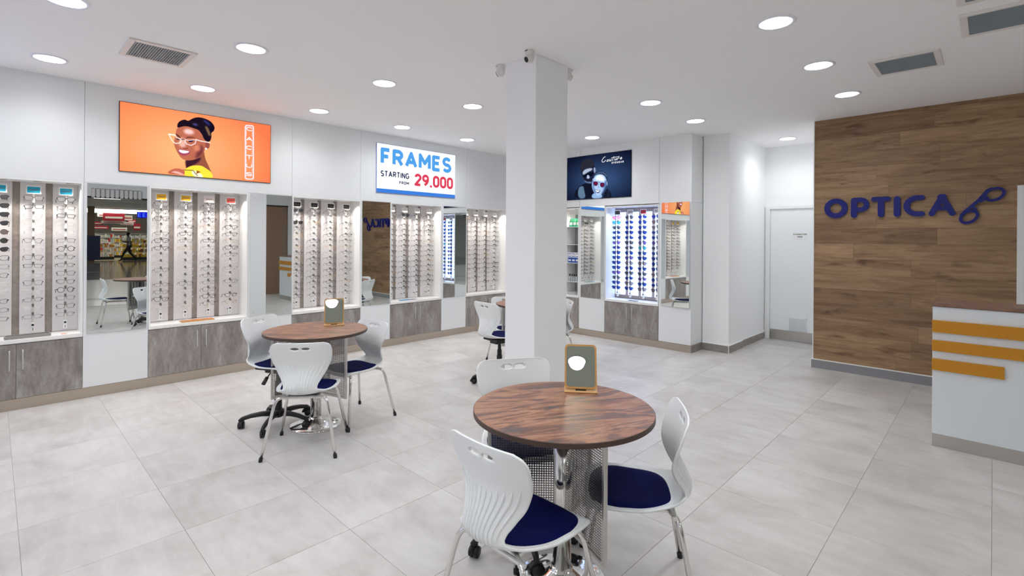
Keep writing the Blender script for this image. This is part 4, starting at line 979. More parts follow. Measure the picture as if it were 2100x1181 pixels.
for i in range(5):
    xx = ax0+0.036+i*0.044
    p = thing('dropper_bottle', '%s slim dropper bottle with dark cap on the lowest accessory shelf' % ordw[i], 'bottle', (xx, YB+0.07, ZS-0.001+0.22), 0, 'slim bottles on the accessory shelves')
    MB().lathe([(0.013, 0), (0.014, 0.01), (0.014, 0.07), (0.007, 0.085)], 14).obj('bottle_body', mat('bottle_pale', rgb(190, 196, 204), 0.3), p, smooth=True)
    MB().lathe([(0.010, 0.084), (0.010, 0.115), (0.006, 0.122)], 12).obj('cap', M['black'], p, smooth=True)
for i, xx in enumerate((ax0-0.20, ax0+0.08)):
    p = thing('glass_tray', 'clear shallow tray on the shelf right of the pillar, %s of two' % ordw[i], 'tray', (xx, YB+0.11, ZS-0.003), 0, 'clear trays on the shelf')
    MB().box(-0.10, 0.10, -0.08, 0.08, 0, 0.004).box(-0.10, 0.10, -0.08, -0.076, 0, 0.05).box(-0.10, 0.10, 0.076, 0.08, 0, 0.05).box(-0.10, -0.096, -0.08, 0.08, 0, 0.05).box(0.096, 0.10, -0.08, 0.08, 0, 0.05).obj('tray', lens_mat('acrylic', (0.9, 0.92, 0.93, 1), 0.25), p)

# ------------------------------------------------------------------ OPTICA sign letters, one thing per letter
def fs(u, v, d): return (u, YW-d, v)
SG = []
def ring(cx, cy, rx, ry, n=40, rot=0.0):
    c, s = math.cos(rot), math.sin(rot)
    return [(cx+rx*math.cos(2*PI*k/n)*c-ry*math.sin(2*PI*k/n)*s, cy+rx*math.cos(2*PI*k/n)*s+ry*math.sin(2*PI*k/n)*c) for k in range(n+1)]
zb, zt = 1.812, 2.042
SG.append(('blue letter O, first of the sign on the plank wall', -1.353, [(ring(-1.353, 1.927, 0.089, 0.087), 0.058, True)]))
SG.append(('blue letter P, second of the sign on the plank wall', -1.12, [([(-1.172, zb+0.030), (-1.172, zt-0.030)], 0.060, False), ([(-1.172, zt-0.0265), (-1.11, zt-0.0265)] + arc(-1.11, zt-0.083, 0.058, 0.0565, 75, -75, 8) + [(-1.11, zt-0.1395), (-1.172, zt-0.1395)], 0.053, False)]))
SG.append(('blue letter T, third of the sign on the plank wall', -0.918, [([(-0.983, zt-0.026), (-0.855, zt-0.026)], 0.052, False), ([(-0.918, zt-0.035), (-0.918, zb+0.030)], 0.060, False)]))
SG.append(('blue letter I, fourth of the sign on the plank wall', -0.7735, [([(-0.7735, zt-0.030), (-0.7735, zb+0.030)], 0.060, False)]))
SG.append(('blue letter C, fifth of the sign on the plank wall', -0.625, [([(-0.562, zt-0.028), (-0.598, zt-0.028)] + arc(-0.602, 1.927, 0.088, 0.087, 90, 270, 16)[1:-1] + [(-0.598, zb+0.028), (-0.562, zb+0.028)], 0.054, False)]))
SG.append(('blue letter A, sixth of the sign on the plank wall', -0.395, [([(-0.478, zb+0.026), (-0.398, zt-0.030)], 0.052, False), ([(-0.394, zt-0.030), (-0.314, zb+0.026)], 0.052, False), ([(-0.406, zt-0.028), (-0.386, zt-0.028)], 0.056, False), ([(-0.44, zb+0.082), (-0.352, zb+0.082)], 0.046, False)]))
SG.append(('blue spectacles emblem at the end of the plank wall sign', -0.10, [(ring(-0.185, 1.797, 0.072, 0.052, 40, 0.72), 0.026, True), (ring(0.002, 2.018, 0.074, 0.054, 40, 0.50), 0.026, True), ([(-0.243, 1.815), (-0.215, 1.855), (-0.120, 1.955), (-0.050, 2.058), (-0.022, 2.074)], 0.027, False), ([(-0.152, 1.850), (-0.135, 1.878), (-0.160, 1.905)], 0.022, False), ([(-0.100, 1.955), (-0.075, 1.968), (-0.050, 1.985)], 0.026, False)]))
for lab, cx, strokes in SG:
    mb = MB()
    for k, (pts, wd, cl) in enumerate(strokes): ribbon(mb, pts, wd, lambda u, v, d: (u-cx, -d, v), 0.001, 0.030, 0, cl, 10, 0.0004*k)
    o = mb.obj('sign_letter' if 'letter' in lab else 'sign_emblem', M['sign_blue'], None, (cx, YW, 0), label=lab, cat='sign', group='raised blue sign on the plank wall')

# ------------------------------------------------------------------ reception counter
t = thing('reception_counter', 'white reception counter with amber stripes and brown top', 'counter', (-0.330, 4.930, 0))
L_ = 0.95
MB().box(0, L_, 0, 0.34, 0.097, 1.052, b=0.002).obj('body', M['counter_white'], t)
MB().box(0.001, L_, 0.002, 0.33, 0, 0.097).obj('kick_plate', M['steel'], t)
MB().box(-0.006, L_, -0.012, 0.36, 1.054, 1.080, b=0.002).obj('counter_top', M['countertop'], t)
for z0, z1, x1 in ((0.862, 0.951, L_), (0.722, 0.802, L_), (0.578, 0.663, 0.389)):
    MB().box(-0.001, x1, -0.024, -0.001, z0, z1, b=0.001).obj('stripe', M['amber'], t)
MB().box(0.02, L_, 0.36, 0.90, 0.10, 0.74).obj('desk', M['laminate'], t)
# ------------------------------------------------------------------ chairs
# spine of the shell: (y, z) with the chair facing +y, half width, cup (how far the edges curl forward / up)
SP = [(-0.2165, 0.802, 0.156, 0.012), (-0.2145, 0.788, 0.189, 0.019), (-0.208, 0.757, 0.206, 0.028), (-0.196, 0.710, 0.207, 0.032), (-0.184, 0.660, 0.198, 0.036), (-0.180, 0.612, 0.172, 0.040),
      (-0.196, 0.568, 0.140, 0.040), (-0.219, 0.527, 0.117, 0.038), (-0.232, 0.488, 0.112, 0.034), (-0.218, 0.453, 0.125, 0.030), (-0.166, 0.433, 0.158, 0.026), (-0.090, 0.426, 0.190, 0.022),
      (-0.020, 0.424, 0.208, 0.018), (0.060, 0.427, 0.214, 0.015), (0.125, 0.432, 0.212, 0.010), (0.175, 0.431, 0.203, 0.006), (0.205, 0.423, 0.186, 0.002), (0.217, 0.408, 0.165, 0.0)]
def cr(a, b, c, d, t): return 0.5*((2*b)+(-a+c)*t+(2*a-5*b+4*c-d)*t*t+(-a+3*b-3*c+d)*t**3)
def spine(s):
    n = len(SP)-1; x = max(0.0, min(0.99999, s))*n; i = int(x); t = x-i
    q = [SP[max(0, i-1)], SP[i], SP[i+1], SP[min(n, i+2)]]
    return [cr(q[0][k], q[1][k], q[2][k], q[3][k], t) for k in range(4)]
def shell_pt(u, s):
    y, z, hw, cup = spine(s); e = 1e-3
    a, b = spine(max(0, s-e)), spine(min(1, s+e)); ty, tz = b[0]-a[0], b[1]-a[1]; L = math.hypot(ty, tz); ty /= L; tz /= L
    ny, nz = -tz, ty      # normal on the sitter's side
    k = cup*abs(u)**2.2
    return Vector((u*hw, y+ny*k, z+nz*k)), Vector((0, ny, nz))
def shell_mesh():
    NU, NS = 44, 96; V = []; F = []
    for j in range(NS+1):
        for i in range(NU+1):
            V.append(shell_pt(-1+2*i/NU, j/NS)[0])
    # two grip holes near the top edge
    EL = [(-0.036, 0.760, 0.029, 0.0115), (0.036, 0.760, 0.029, 0.0115)]
    def el(p, m=1.0):
        if p.y > 0: return None
        for e in EL:
            d = math.hypot((p.x-e[0])/e[2], (p.z-e[1])/e[3])
            if d < m: return e, d
        return None
    for j in range(NS):
        for i in range(NU):
            q = [j*(NU+1)+i, j*(NU+1)+i+1, (j+1)*(NU+1)+i+1, (j+1)*(NU+1)+i]
            c = sum((V[k] for k in q), Vector())/4
            if el(c) is None: F.append(q)
    used = {}
    for f in F:
        for k in f: used[k] = used.get(k, 0)+1
    for k, n in used.items():
        h_ = el(V[k], 1.28)
        j, i = divmod(k, NU+1)
        if h_ and (n < 4 and 0 < i < NU and 0 < j < NS):
            e, d = h_; x = e[0]+(V[k].x-e[0])/d; z = e[1]+(V[k].z-e[1])/d
            V[k] = Vector((x, V[k].y, z))
    remap = {k: n for n, k in enumerate(sorted(used))}
    me = bpy.data.meshes.new('shell'); me.from_pydata([V[k] for k in sorted(used)], [], [[remap[k] for k in f] for f in F])
    me.materials.append(M['shell']); me.polygons.foreach_set('use_smooth', [True]*len(me.polygons)); me.update()
    return me
SHELL = shell_mesh()
def rib_meshes():
    out = []
    for k in range(11):
        u = -0.80+0.16*k
        s0 = 0.228+0.050*(1-(u/0.8)**2); s1 = 0.53
        pts = []
        for n in range(15):
            s = s0+(s1-s0)*n/14; p, nn_ = shell_pt(u, s); pts.append(p-nn_*0.0062)
        r = [0.0010, 0.0046] + [0.0052]*11 + [0.004, 0.001]
        mb = MB().tube(pts, r, 8); me = mb.mesh('rib', M['shell'], True); out.append(me)
    return out
RIBS = rib_meshes()
def pad_mesh():
    NR, NA = 10, 48; V = []; F = []
    def pt(r, a):
        c, s = math.cos(a), math.sin(a)
        x = 0.192*math.copysign(abs(c)**0.60, c); y = 0.024+0.178*math.copysign(abs(s)**0.66, s)
        x *= 0.86+0.16*min(1.0, max(0.0, (y+0.15)/0.22))
        return x*r, 0.025+(y-0.025)*r
    def surf(x, y):
        best = None
        for k in range(200):
            s = 0.5+0.5*k/199; p = spine(s)
            if best is None or abs(p[0]-y) < best[0]: best = (abs(p[0]-y), p)
        p = best[1]; return p[1]+p[3]*abs(x/p[2])**2.2
    top = []
    V.append((0, 0.025, surf(0, 0.025)+0.016))
    for r_ in range(1, NR+1):
        r = r_/NR
        for j in range(NA):
            x, y = pt(r, 2*PI*j/NA); h_ = 0.016*(1-max(0, (r-0.75)/0.25)**2*0.75)
            V.append((x, y, surf(x, y)+h_))
    for j in range(NA):
        x, y = pt(1.0, 2*PI*j/NA); V.append((x, y, surf(x, y)-0.002))
    for j in range(NA): F.append((0, 1+j, 1+(j+1) % NA))
    for r_ in range(NR):
        o = 1+r_*NA
        for j in range(NA): F.append((o+j, o+NA+j, o+NA+(j+1) % NA, o+(j+1) % NA))
    me = bpy.data.meshes.new('seat_pad'); me.from_pydata(V, [], F); me.materials.append(M['navy'])
    me.polygons.foreach_set('use_smooth', [True]*len(me.polygons)); me.update(); return me
PAD = pad_mesh()
def add_shell(t, dz=0.0, rot=0.0):
    s = place('shell', SHELL, t, (0, 0, dz))
    so = s.modifiers.new('thickness', 'SOLIDIFY'); so.thickness = 0.0095; so.offset = 0.0
    place('seat_pad', PAD, t, (0, 0, dz))
    for r in RIBS: place('rib', r, s)
def leg_path(sx, sy):
    fx_, fy_ = 0.245*sx, (-0.235 if sy < 0 else 0.235)
    top = Vector((0.172*sx, 0.165*sy, 0.405)); foot = Vector((fx_, fy_, 0.012)); inn = Vector((0.085*sx, 0.125*sy, 0.408))
    k = top+(foot-top)*0.16; pts = [inn, inn.lerp(top, 0.5)]
    for n in range(7):
        q = n/6; a = inn.lerp(top, 0.62); pts.append(a*(1-q)**2+top*2*q*(1-q)+k*q*q)
    pts.append(foot); return pts
LEGM = {(sx, sy): MB().tube(leg_path(sx, sy), 0.0108, 12).mesh('leg', M['chrome'], True) for sx in (-1, 1) for sy in (-1, 1)}
def cap_mesh(sx, sy):
    p = leg_path(sx, sy); f_ = p[-1]; d = (p[-2]-f_).normalized(); f0 = f_+d*((0.0055-f_.z)/d.z)
    return MB().tube([f0+Vector((0, 0, -0.0055)), f0, f0+d*0.022, f0+d*0.024], [0.0125, 0.0132, 0.0128, 0.0110], 14).mesh('foot_cap', M['black'], True)
CAPM = {k: cap_mesh(*k) for k in LEGM}
def four_leg_chair(label):
    t = thing('visitor_chair', label, 'chair', (0, 0, 0), 0, 'white shell chairs with navy seat pads')
    add_shell(t)
    for (sx, sy), me in LEGM.items():
        l = place('leg', me, t); place('foot_cap', CAPM[sx, sy], l)
    MB().box(-0.115, 0.115, -0.135, 0.135, 0.398, 0.412, b=0.003).tube([(-0.17, -0.155, 0.406), (0.17, -0.155, 0.406)], 0.0095, 8).tube([(-0.17, 0.155, 0.406), (0.17, 0.155, 0.406)], 0.0095, 8).obj('seat_frame', M['chrome'], t)
    return t
def swivel_chair(label):
    t = thing('swivel_chair', label, 'chair', (0, 0, 0), 0, 'white shell chairs with navy seat pads')
    add_shell(t, 0.075)
    MB().box(-0.115, 0.115, -0.13, 0.11, 0.468, 0.490, b=0.004).box(-0.055, 0.055, -0.09, 0.09, 0.430, 0.470, b=0.006).obj('mechanism', M['black'], t)
    MB().tube([(0.04, 0.02, 0.455), (0.13, 0.03, 0.452), (0.175, 0.035, 0.425)], [0.005, 0.005, 0.005], 8).tube([(0.165, 0.033, 0.432), (0.215, 0.04, 0.392)], [0.011, 0.013], 8, rx=1.3).obj('lever', M['black'], t, smooth=True)
    MB().lathe([(0.029, 0.12), (0.029, 0.30), (0.024, 0.302), (0.024, 0.36), (0.018, 0.362), (0.018, 0.435)], 20).obj('gas_lift', M['black'], t)
    MB().lathe([(0.035, 0.065), (0.045, 0.075), (0.045, 0.115), (0.034, 0.13)], 20).obj('hub', M['black'], t, smooth=True)
    for k in range(5):
        a = 2*PI*k/5+0.3; d = Vector((math.cos(a), math.sin(a), 0))
        P_ = [d*0.035+Vector((0, 0, 0.095)), d*0.12+Vector((0, 0, 0.100)), d*0.20+Vector((0, 0, 0.092)), d*0.262+Vector((0, 0, 0.076)), d*0.285+Vector((0, 0, 0.058))]
        arm = MB().tube(P_, [0.024, 0.021, 0.018, 0.016, 0.014], 10, rx=0.95).obj('base_arm', M['black'], t, smooth=True)
        side = Vector((-d.y, d.x, 0)); c = d*0.270
        cs = MB(); ax = (Matrix.Rotation(0.6+k, 3, 'Z') @ side); fw = Vector((-ax.y, ax.x, 0))
        for s in (-1, 1):
            q = c+ax*0.013*s+Vector((0, 0, 0.026)); cs.tube([q-ax*0.009, q+ax*0.009], 0.026, 18)
        hood = [c+Vector((0, 0, 0.026))+fw*0.030*math.cos(b)+Vector((0, 0, 0.030*math.sin(b))) for b in [PI*j/8 for j in range(9)]]
        cs.tube(hood, 0.006, 6, rx=3.2)
        cs.cyl(c+Vector((0, 0, 0.03)), c+Vector((0, 0, 0.07)), 0.008, 8)
        cs.obj('caster', M['black'], arm, smooth=True)
    return t
def put(t, x, y, deg): t.location = (x, y, 0); t.rotation_euler = (0, 0, math.radians(deg-90)); return t
def relabel(src, label):
    c = copy_tree(src); c['label'] = label; return c
T1, T2, T3 = (-1.395, 1.787), (-4.010, 1.852), (-3.930, 4.400)
c1 = put(four_leg_chair('white ribbed four-legged chair, its back to the viewer, at the table left of the pillar'), -3.645, 1.618, 142.5)
put(relabel(c1, 'white four-legged chair right of the round table left of the pillar'), -3.948, 2.165, -82.5)
put(relabel(c1, 'white ribbed four-legged chair in front of the nearest round table, seen from behind'), -1.331, 1.440, 89.5)
put(relabel(c1, 'white four-legged chair at the right side of the nearest round table, navy pad showing'), -1.147, 1.985, -146)
s1 = put(swivel_chair('white swivel chair on black casters left of the table near the left wall'), -4.235, 1.638, 29)
put(relabel(s1, 'white swivel chair behind the nearest round table, left of its mirror'), -1.735, 1.888, -32)
put(relabel(s1, 'white ribbed swivel chair in front of the table hidden by the pillar'), -3.790, 3.755, 85)
put(relabel(c1, 'white chair behind the far table, mostly hidden by the left edge of the pillar'), -4.310, 4.470, -28)
put(relabel(c1, 'white chair whose edge shows at the right side of the pillar'), -3.81, 4.68, -130)

# ------------------------------------------------------------------ round tables
def perforated():
    """square holes punched through a thin sheet, local x outwards, z up"""
    nx, nz, p = 26, 42, 0.0108; mb = MB(); x0, z0 = 0.040, 0.288
    r = 0.0036
    for i in range(nx):
        for j in range(nz):
            cx, cz = x0+(i+0.5)*p, z0+(j+0.5)*p; V = []; h_ = p/2
            for k in range(8):
                a = 2*PI*(k+0.5)/8; V.append((cx+r*math.cos(a), 0, cz+r*math.sin(a)))
            for sx, sz in ((1, .414), (.414, 1), (-.414, 1), (-1, .414), (-1, -.414), (-.414, -1), (.414, -1), (1, -.414)): V.append((cx+h_*sx, 0, cz+h_*sz))
            F = [(k, 8+k, 8+(k+1) % 8, (k+1) % 8) for k in range(8)]
            V += [(cx+h_, 0, cz+h_), (cx-h_, 0, cz+h_), (cx-h_, 0, cz-h_), (cx+h_, 0, cz-h_)]
            F += [(8, 16, 9), (10, 17, 11), (12, 18, 13), (14, 19, 15)]
            mb.add(V, F)
    return mb.mesh('perforated_panel', M['perf'])
PERF = perforated()
HT = 0.783
top_me = MB().lathe([(0.0001, HT-0.023), (0.399, HT-0.023), (0.403, HT-0.021), (0.403, HT-0.002), (0.401, HT)], 96).mesh('tabletop_edge', M['table_edge'])
topf_me = MB().lathe([(0.401, HT), (0.399, HT+0.0006), (0.0001, HT+0.0006)], 96).mesh('tabletop', M['tabletop'])
ped_me = MB().tube([(0, 0, 0.02), (0, 0, HT-0.03)], 0.042, 32, rx=1.0).mesh('pedestal', M['chrome'], True)
base_me = MB().lathe([(0.200, 0.0), (0.202, 0.006), (0.196, 0.010), (0.150, 0.016), (0.105, 0.026), (0.075, 0.042), (0.056, 0.058), (0.048, 0.062), (0.046, 0.075)], 64).mesh('base_plate', M['chrome'], True)
def round_table(label, c, angs, grain):
    t = thing('round_table', label, 'table', (c[0], c[1], 0), 0, 'round brown consulting tables')
    e = place('tabletop', topf_me, t, rz=grain); place('edge_band', top_me, e)
    place('pedestal', ped_me, t); place('base_plate', base_me, t)
    MB().box(-0.10, 0.10, -0.10, 0.10, HT-0.034, HT-0.027).obj('mounting_plate', M['steel'], t)
    for a in angs:
        f = MB().box(0.320, 0.338, -0.009, 0.009, 0.262, HT-0.027, b=0.002).box(0.034, 0.320, -0.009, 0.009, 0.262, 0.278, b=0.002).box(0.034, 0.320, -0.007, 0.007, HT-0.043, HT-0.028).obj('wing_frame', M['steel'], t, rz=math.radians(a))
        place('perforated_panel', PERF, f)
        MB().box(0.034, 0.040, -0.007, 0.007, 0.278, HT-0.043).box(0.040, 0.320, -0.002, 0.002, 0.278, 0.289).box(0.040, 0.3205, -0.002, 0.002, 0.7415, HT-0.043).obj('panel_edge', M['steel'], f)
    return t
round_table('round brown table nearest the viewer, with steel pedestal and perforated wings', T1, (-22, -137, 103), math.radians(62))
round_table('round brown table left of the pillar, in front of the wall cabinets', T2, (17, -103, 136), math.radians(52))
round_table('round brown table mostly hidden behind the white pillar', T3, (15, 215, 105), math.radians(70))
# table mirrors on wooden stands
def rrect(w, h, r, n=6):
    P_ = []
    for cx, cy, a in ((w/2-r, h/2-r, 0), (-w/2+r, h/2-r, 90), (-w/2+r, -h/2+r, 180), (w/2-r, -h/2+r, 270)):
        for k in range(n+1):
            b = math.radians(a+90*k/n); P_.append((cx+r*math.cos(b), cy+r*math.sin(b)))
    return P_
def table_mirror(label, x, y, deg, tilt=14, hh_=0.235):
    """stands on the table, glass facing local -y"""
    t = thing('table_mirror', label, 'mirror', (x, y, HT+0.0008), math.radians(deg), 'small mirrors on wooden stands')
    MB().box(-0.082, 0.082, -0.050, 0.055, 0, 0.008, b=0.002).obj('stand_base', M['bamboo'], t)
    T = math.radians(tilt)
    def f(u, v, d): return (u, -0.018+v*math.sin(T)-d*math.cos(T), 0.012+v*math.cos(T)+d*math.sin(T))
    W2, H2 = 0.160, hh_
    fr_ = MB().prism([(a, b+H2/2) for a, b in rrect(W2, H2, 0.020)], 0.0, 0.010, f).obj('frame', M['bamboo_frame'], t)
    MB().prism([(a, b+H2/2) for a, b in rrect(W2-0.018, H2-0.018, 0.015)], 0.010, 0.0108, f).obj('glass', M['mirror_table'], fr_)
    MB().box(-0.026, 0.026, -0.034, -0.026, 0.0082, 0.013).obj('slot', M['darkgap'], t)
    MB().prism([(-0.05, 0.02), (0.05, 0.02), (0.04, 0.15), (-0.04, 0.15)], -0.004, 0.0, f).add([(-0.03, 0.052, 0.008), (0.03, 0.052, 0.008), f(0.03, 0.11, -0.004), f(-0.03, 0.11, -0.004)], [(0, 1, 2, 3)]).obj('back_prop', M['bamboo'], t)
M['bamboo_frame'] = mat('bamboo_frame', rgb(186, 138, 70), 0.45)
M['mirror_table'] = mat('table_mirror_glass', (0.40, 0.44, 0.37, 1), 0.0, 1.0)
table_mirror('small mirror in a wooden frame on the nearest round table', -1.486, 2.046, 37.4, 25.3, 0.220)
table_mirror('small mirror in a wooden frame on the table left of the pillar', -4.110, 2.055, 62.3, 18.3, 0.220)
# ------------------------------------------------------------------ the mall outside the shop front (seen in the wall mirrors)
mf = mat('mall_floor_grey', rgb(128, 124, 116), 0.10); mfw = mat('mall_floor_white', rgb(226, 228, 226), 0.18)
struct('floor_mall', MB().box(10.3, 44, -14, 24, -0.10, -0.002), mf); struct('floor_supermarket', MB().box(27.2, 43.9, -13, 23, -0.002, 0.0005), mat('store_floor', rgb(222, 206, 178), 0.2)); struct('floor_mall_band', MB().box(XR+0.05, 10.3, -14, 24, -0.10, -0.002), mfw)
for i, x in enumerate((3.2, 3.5, 9.8, 10.2, 15.2)): struct('trim_%d' % (10+i), MB().box(x, x+0.05, -14, 24, -0.002, 0.0015), M['skirting'])
struct('ceiling_mall', MB().box(XR+0.25, 44, -14, 24, 3.62, 3.75), M['ceiling'])
struct('wall_mall_left', MB().box(XR, 44, -14.2, -14, 0, 3.7), M['wall']); struct('wall_mall_right', MB().box(XR, 44, 24, 24.2, 0, 3.7), M['wall']); struct('wall_mall_end', MB().box(44, 44.2, -14, 24, 0, 3.7), M['wall'])
lampm = emitter('mall_light', (1, 0.99, 0.96, 1), MALL)
k = 0
for x in (4.5, 10.5, 16.5, 22.5):
    for y in (-8, -2, 4, 10, 16):
        t = thing('mall_ceiling_light', 'square mall ceiling light %s out from the shop front, %s from the left' % (ordw[[4.5, 10.5, 16.5, 22.5].index(x)], ordw[[-8, -2, 4, 10, 16].index(y)]), 'ceiling light', (x, y, 3.62), 0, 'mall ceiling lights')
        MB().box(-0.62, 0.62, -0.62, 0.62, -0.02, 0).obj('frame', M['trim_white'], t); MB().box(-0.58, 0.58, -0.58, 0.58, -0.024, -0.02).obj('diffuser', lampm, t)
brown = mat('pilaster_brown', rgb(150, 122, 100), 0.5)
struct('wall_pilaster', MB().box(XR+0.02, XR+0.24, 4.98, 5.53, 0, 2.375), brown)
# supermarket across the mall
struct('wall_supermarket_left', MB().box(26.9, 27.1, -14, 3.0, 0, 3.62), M['laminate']); struct('wall_supermarket_right', MB().box(26.9, 27.1, 7.2, 20, 0, 3.62), M['laminate']); struct('wall_supermarket_head', MB().box(26.9, 27.1, 3.0, 7.2, 3.30, 3.62), M['laminate'])
t = thing('gate_post', 'brown and dark blue post at the supermarket entrance, seen in a mirror', 'post', (26.4, 3.68, 0))
MB().box(-0.2, 0.2, -0.22, 0.08, 0, 3.3).obj('post', mat('post_brown', rgb(120, 92, 66), 0.5), t); MB().box(-0.26, -0.2, -0.35, 0.34, 0.1, 1.55).obj('panel', mat('post_blue', rgb(16, 34, 74), 0.4), t)
cols = [rgb(236, 196, 40), rgb(220, 60, 50), rgb(240, 232, 214), rgb(214, 150, 60), rgb(240, 210, 90), rgb(190, 40, 60), rgb(250, 246, 236), rgb(150, 96, 60), rgb(200, 214, 206), rgb(244, 240, 226)]
pm = [mat('goods_%d' % i, c, 0.5) for i, c in enumerate(cols)]
rs = random.Random(3)
def stand(x, y0, y1, rows, cm, lab):
    t = thing('goods_stand', lab, 'display stand', (x, (y0+y1)/2, 0), 0, 'supermarket goods stands'); a = (y1-y0)/2
    MB().box(-0.3, 0.3, -a, a, 0, 0.18).obj('stand_base', M['black'], t)
    for r in range(rows):
        z0 = 0.18+r*0.31; MB().box(-0.3, 0.3, -a, a, z0+0.28, z0+0.30).obj('shelf', M['laminate'], t)
        n = max(3, int((y1-y0)/0.11))
        for i in range(n):
            y = -a+(i+0.5)*(2*a)/n; mm = pm[rs.choice(cm)]
            MB().box(-0.31, -0.05, y-a/n*0.86, y+a/n*0.86, z0+0.001, z0+0.12+rs.random()*0.15, b=0.004).obj('goods', mm, t)
stand(27.9, 5.3, 7.05, 4, [0, 4, 2, 7, 0], 'low stand of yellow and brown goods behind the walking man')
stand(29.5, 3.95, 5.05, 3, [2, 6, 9, 2, 8, 3], 'low stand of pale goods left of the walking man')
stand(31.5, 3.2, 5.1, 3, [1, 6, 2, 9, 8, 6], 'red and white goods shelves deep in the supermarket, left part')
stand(32.5, 5.3, 7.7, 4, [0, 2, 6, 9, 4, 8, 3, 6], 'tall mixed goods shelves deep in the supermarket, right part')
stand(36.0, 2.9, 8.5, 5, [2, 6, 9, 8, 1, 6], 'tall goods shelves at the back of the supermarket')
banr = mat('banner_red', rgb(170, 26, 44), 0.6); banw = mat('banner_cream', rgb(240, 234, 220), 0.6)
for i, (x, y, z, a, b, mm) in enumerate([(28.2, 5.35, 2.75, 0.55, 0.24, banr), (28.3, 5.35, 2.42, 0.62, 0.08, banw), (28.6, 4.55, 2.35, 0.30, 0.10, banr), (28.4, 6.05, 2.35, 0.34, 0.09, banw), (29.0, 4.32, 2.95, 0.12, 0.42, banr), (28.9, 6.65, 2.15, 0.20, 0.22, banr), (28.9, 6.15, 2.75, 0.26, 0.16, banw), (30.2, 4.9, 2.1, 0.42, 0.10, banr), (30.4, 5.9, 2.0, 0.42, 0.11, banw), (31.0, 5.3, 2.95, 0.5, 0.12, banw), (29.8, 6.5, 2.55, 0.22, 0.12, banr)]):
    t = thing('hanging_banner', '%s hanging promotion banner, %s along the supermarket ceiling' % ('red' if mm is banr else 'cream', ordw[i]), 'banner', (x, y-0.45, z), 0, 'supermarket banners')
    MB().box(-0.01, 0.01, -a, a, -b, b).obj('banner_sheet', mm, t); MB().box(-0.014, -0.0105, -a*0.8, a*0.8, -b*0.4, b*0.1).obj('stripe', banw if mm is banr else banr, t)
    MB().cyl((0, -a*0.8, b), (0, -a*0.8, 3.6-z), 0.004, 5).cyl((0, a*0.8, b), (0, a*0.8, 3.6-z), 0.004, 5).obj('wire', M['steel'], t)
for i in range(5):
    t = thing('strip_light', 'long supermarket strip light, %s from its front' % ordw[i], 'ceiling light', (28.0+i*1.4, 5.15, 3.22), 0, 'supermarket strip lights')
    MB().box(-0.06, 0.06, -2.0, 2.4, 0, 0.05).obj('housing', M['laminate'], t); MB().box(-0.05, 0.05, -1.98, 2.38, -0.02, 0).obj('tube', emitter('tube_light', (1, 0.99, 0.95, 1), 16.0), t)
    for s in (-1.5, 1.9): MB().cyl((0, s, 0.05), (0, s, 0.4), 0.01, 5).obj('hanger', M['steel'], t)
t = thing('digital_display', 'bright blue number display at the supermarket entrance, seen in a mirror', 'screen', (26.55, 6.20, 2.88))
MB().box(-0.05, 0.03, -0.36, 0.36, -0.19, 0.19).obj('housing', M['black'], t)
MB().box(-0.054, -0.05, -0.34, 0.34, -0.17, 0.17).obj('screen_face', emitter('digits_back', rgb(20, 30, 200), 1.3), t)
tb = MB(); fM = lambda u, v, d: (-0.0545-d, -u, v)
for i, q in enumerate((-0.24, 0.0, 0.24)):
    for p in ([(q-0.05, 0.11), (q+0.05, 0.11), (q+0.05, -0.11)], [(q-0.05, -0.11), (q+0.05, -0.11)], [(q-0.05, 0), (q+0.05, 0)]): stroke_flat(tb, p, 0.022, fM, 0.001)
tb.obj('digits', emitter('digits', rgb(90, 130, 255), 1.8), t)

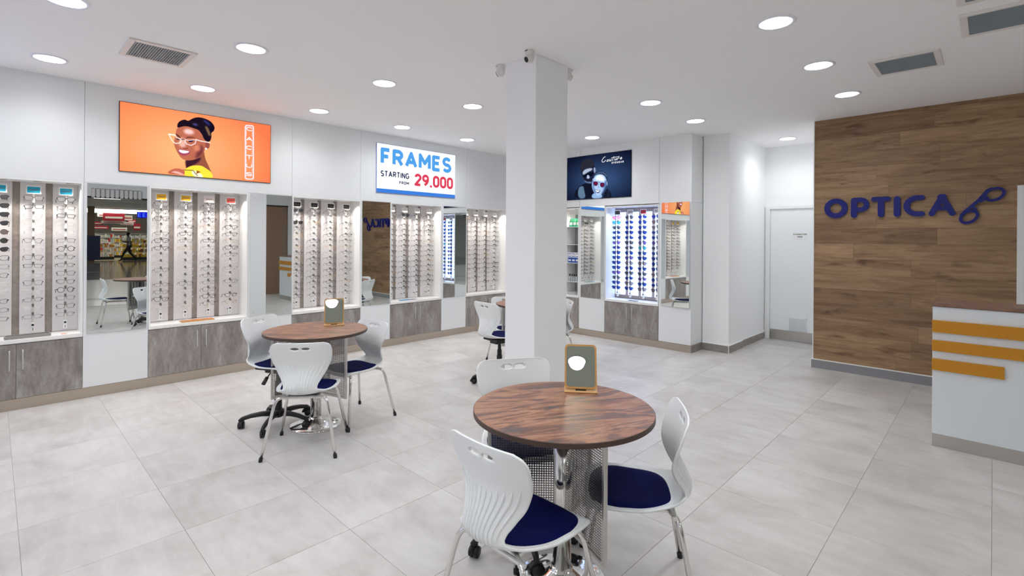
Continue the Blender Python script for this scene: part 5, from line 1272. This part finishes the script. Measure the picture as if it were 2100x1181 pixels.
# walking man
def person(x, y, face):
    t = thing('person', 'man walking with a phone, grey shirt and black trousers, seen in the first wall mirror', 'person', (x, y, 0), face)
    J = [((0, 0, 0.93), 0.135), ((0, 0, 1.10), 0.125), ((0, 0.01, 1.30), 0.150), ((0, 0.0, 1.43), 0.115), ((0, 0.01, 1.50), 0.055), ((0, 0.03, 1.575), 0.060), ((0, 0.035, 1.65), 0.092), ((0, 0.03, 1.735), 0.075),
         ((0.10, 0.0, 0.90), 0.100), ((0.10, 0.24, 0.52), 0.066), ((0.10, 0.38, 0.10), 0.046), ((0.10, 0.52, 0.045), 0.036),
         ((-0.10, 0.0, 0.90), 0.100), ((-0.10, -0.10, 0.50), 0.066), ((-0.10, -0.40, 0.14), 0.046), ((-0.10, -0.32, 0.045), 0.036),
         ((0.18, 0.0, 1.42), 0.060), ((0.23, 0.06, 1.16), 0.046), ((0.14, 0.30, 1.22), 0.034), ((0.12, 0.37, 1.25), 0.030),
         ((-0.18, 0.0, 1.42), 0.060), ((-0.24, -0.14, 1.17), 0.046), ((-0.24, -0.16, 0.92), 0.034), ((-0.235, -0.13, 0.84), 0.030)]
    E_ = [(0, 1), (1, 2), (2, 3), (3, 4), (4, 5), (5, 6), (6, 7), (0, 8), (8, 9), (9, 10), (10, 11), (0, 12), (12, 13), (13, 14), (14, 15), (3, 16), (16, 17), (17, 18), (18, 19), (3, 20), (20, 21), (21, 22), (22, 23)]
    me = bpy.data.meshes.new('body'); me.from_pydata([j[0] for j in J], E_, [])
    o = bpy.data.objects.new('body', me); C.objects.link(o)
    sk = o.modifiers.new('skin', 'SKIN'); o.modifiers.new('sub', 'SUBSURF').levels = 2
    if not me.skin_vertices: me.skin_vertices.new()
    for i, j in enumerate(J):
        r = j[1]; me.skin_vertices[0].data[i].radius = (r*1.15 if i in (1, 2, 3) else r, r*0.8 if i in (0, 1, 2, 3) else r)
    me.skin_vertices[0].data[0].use_root = True
    dg = bpy.context.evaluated_depsgraph_get(); dg.update()
    ev = bpy.data.meshes.new_from_object(o.evaluated_get(dg)); bpy.data.objects.remove(o)
    mats = [mat('skin_dark', rgb(58, 40, 34), 0.6), mat('shirt_grey', rgb(128, 130, 132), 0.8), mat('trousers_black', rgb(18, 18, 22), 0.8), mat('shoes_black', rgb(10, 10, 12), 0.4)]
    ev.materials.clear()
    for mm in mats: ev.materials.append(mm)
    for p in ev.polygons:
        c = p.center; p.use_smooth = True
        if c.z < 0.09: p.material_index = 3
        elif c.z < 0.99 and abs(c.x) < 0.215: p.material_index = 2
        elif c.z < 1.495 and (abs(c.x) < 0.165 or c.z > 1.22) and c.y < 0.17: p.material_index = 1
        else: p.material_index = 0
    b = place('body', ev, t)
    MB().lathe([(0.0001, 1.775), (0.05, 1.765), (0.088, 1.72), (0.094, 1.67), (0.080, 1.63)], 20, (0, 0.022, 0)).obj('hair', mat('hair_black', rgb(14, 12, 12), 0.8), t, smooth=True)
    MB().box(-0.035+0.12, 0.035+0.12, 0.385, 0.397, 1.22, 1.36, b=0.004).obj('phone', M['black'], t)
    f_ = MB()
    for k in range(4): f_.tube([(0.09+0.018*k, 0.375, 1.245), (0.088+0.018*k, 0.405, 1.255+0.008*k), (0.088+0.018*k, 0.402, 1.275+0.008*k)], [0.009, 0.0085, 0.007], 6)
    f_.tube([(0.155, 0.36, 1.25), (0.168, 0.385, 1.285), (0.160, 0.392, 1.31)], [0.010, 0.009, 0.007], 6)
    for k in range(4): f_.tube([(-0.250+0.010*k, -0.135+0.012*k, 0.835), (-0.252+0.011*k, -0.128+0.014*k, 0.79), (-0.246+0.011*k, -0.115+0.014*k, 0.762)], [0.009, 0.0085, 0.007], 6)
    f_.tube([(-0.225, -0.11, 0.85), (-0.215, -0.085, 0.82), (-0.215, -0.08, 0.80)], [0.010, 0.009, 0.007], 6)
    f_.obj('hands', mats[0], b, smooth=True)
person(25.4, 5.28, PI)
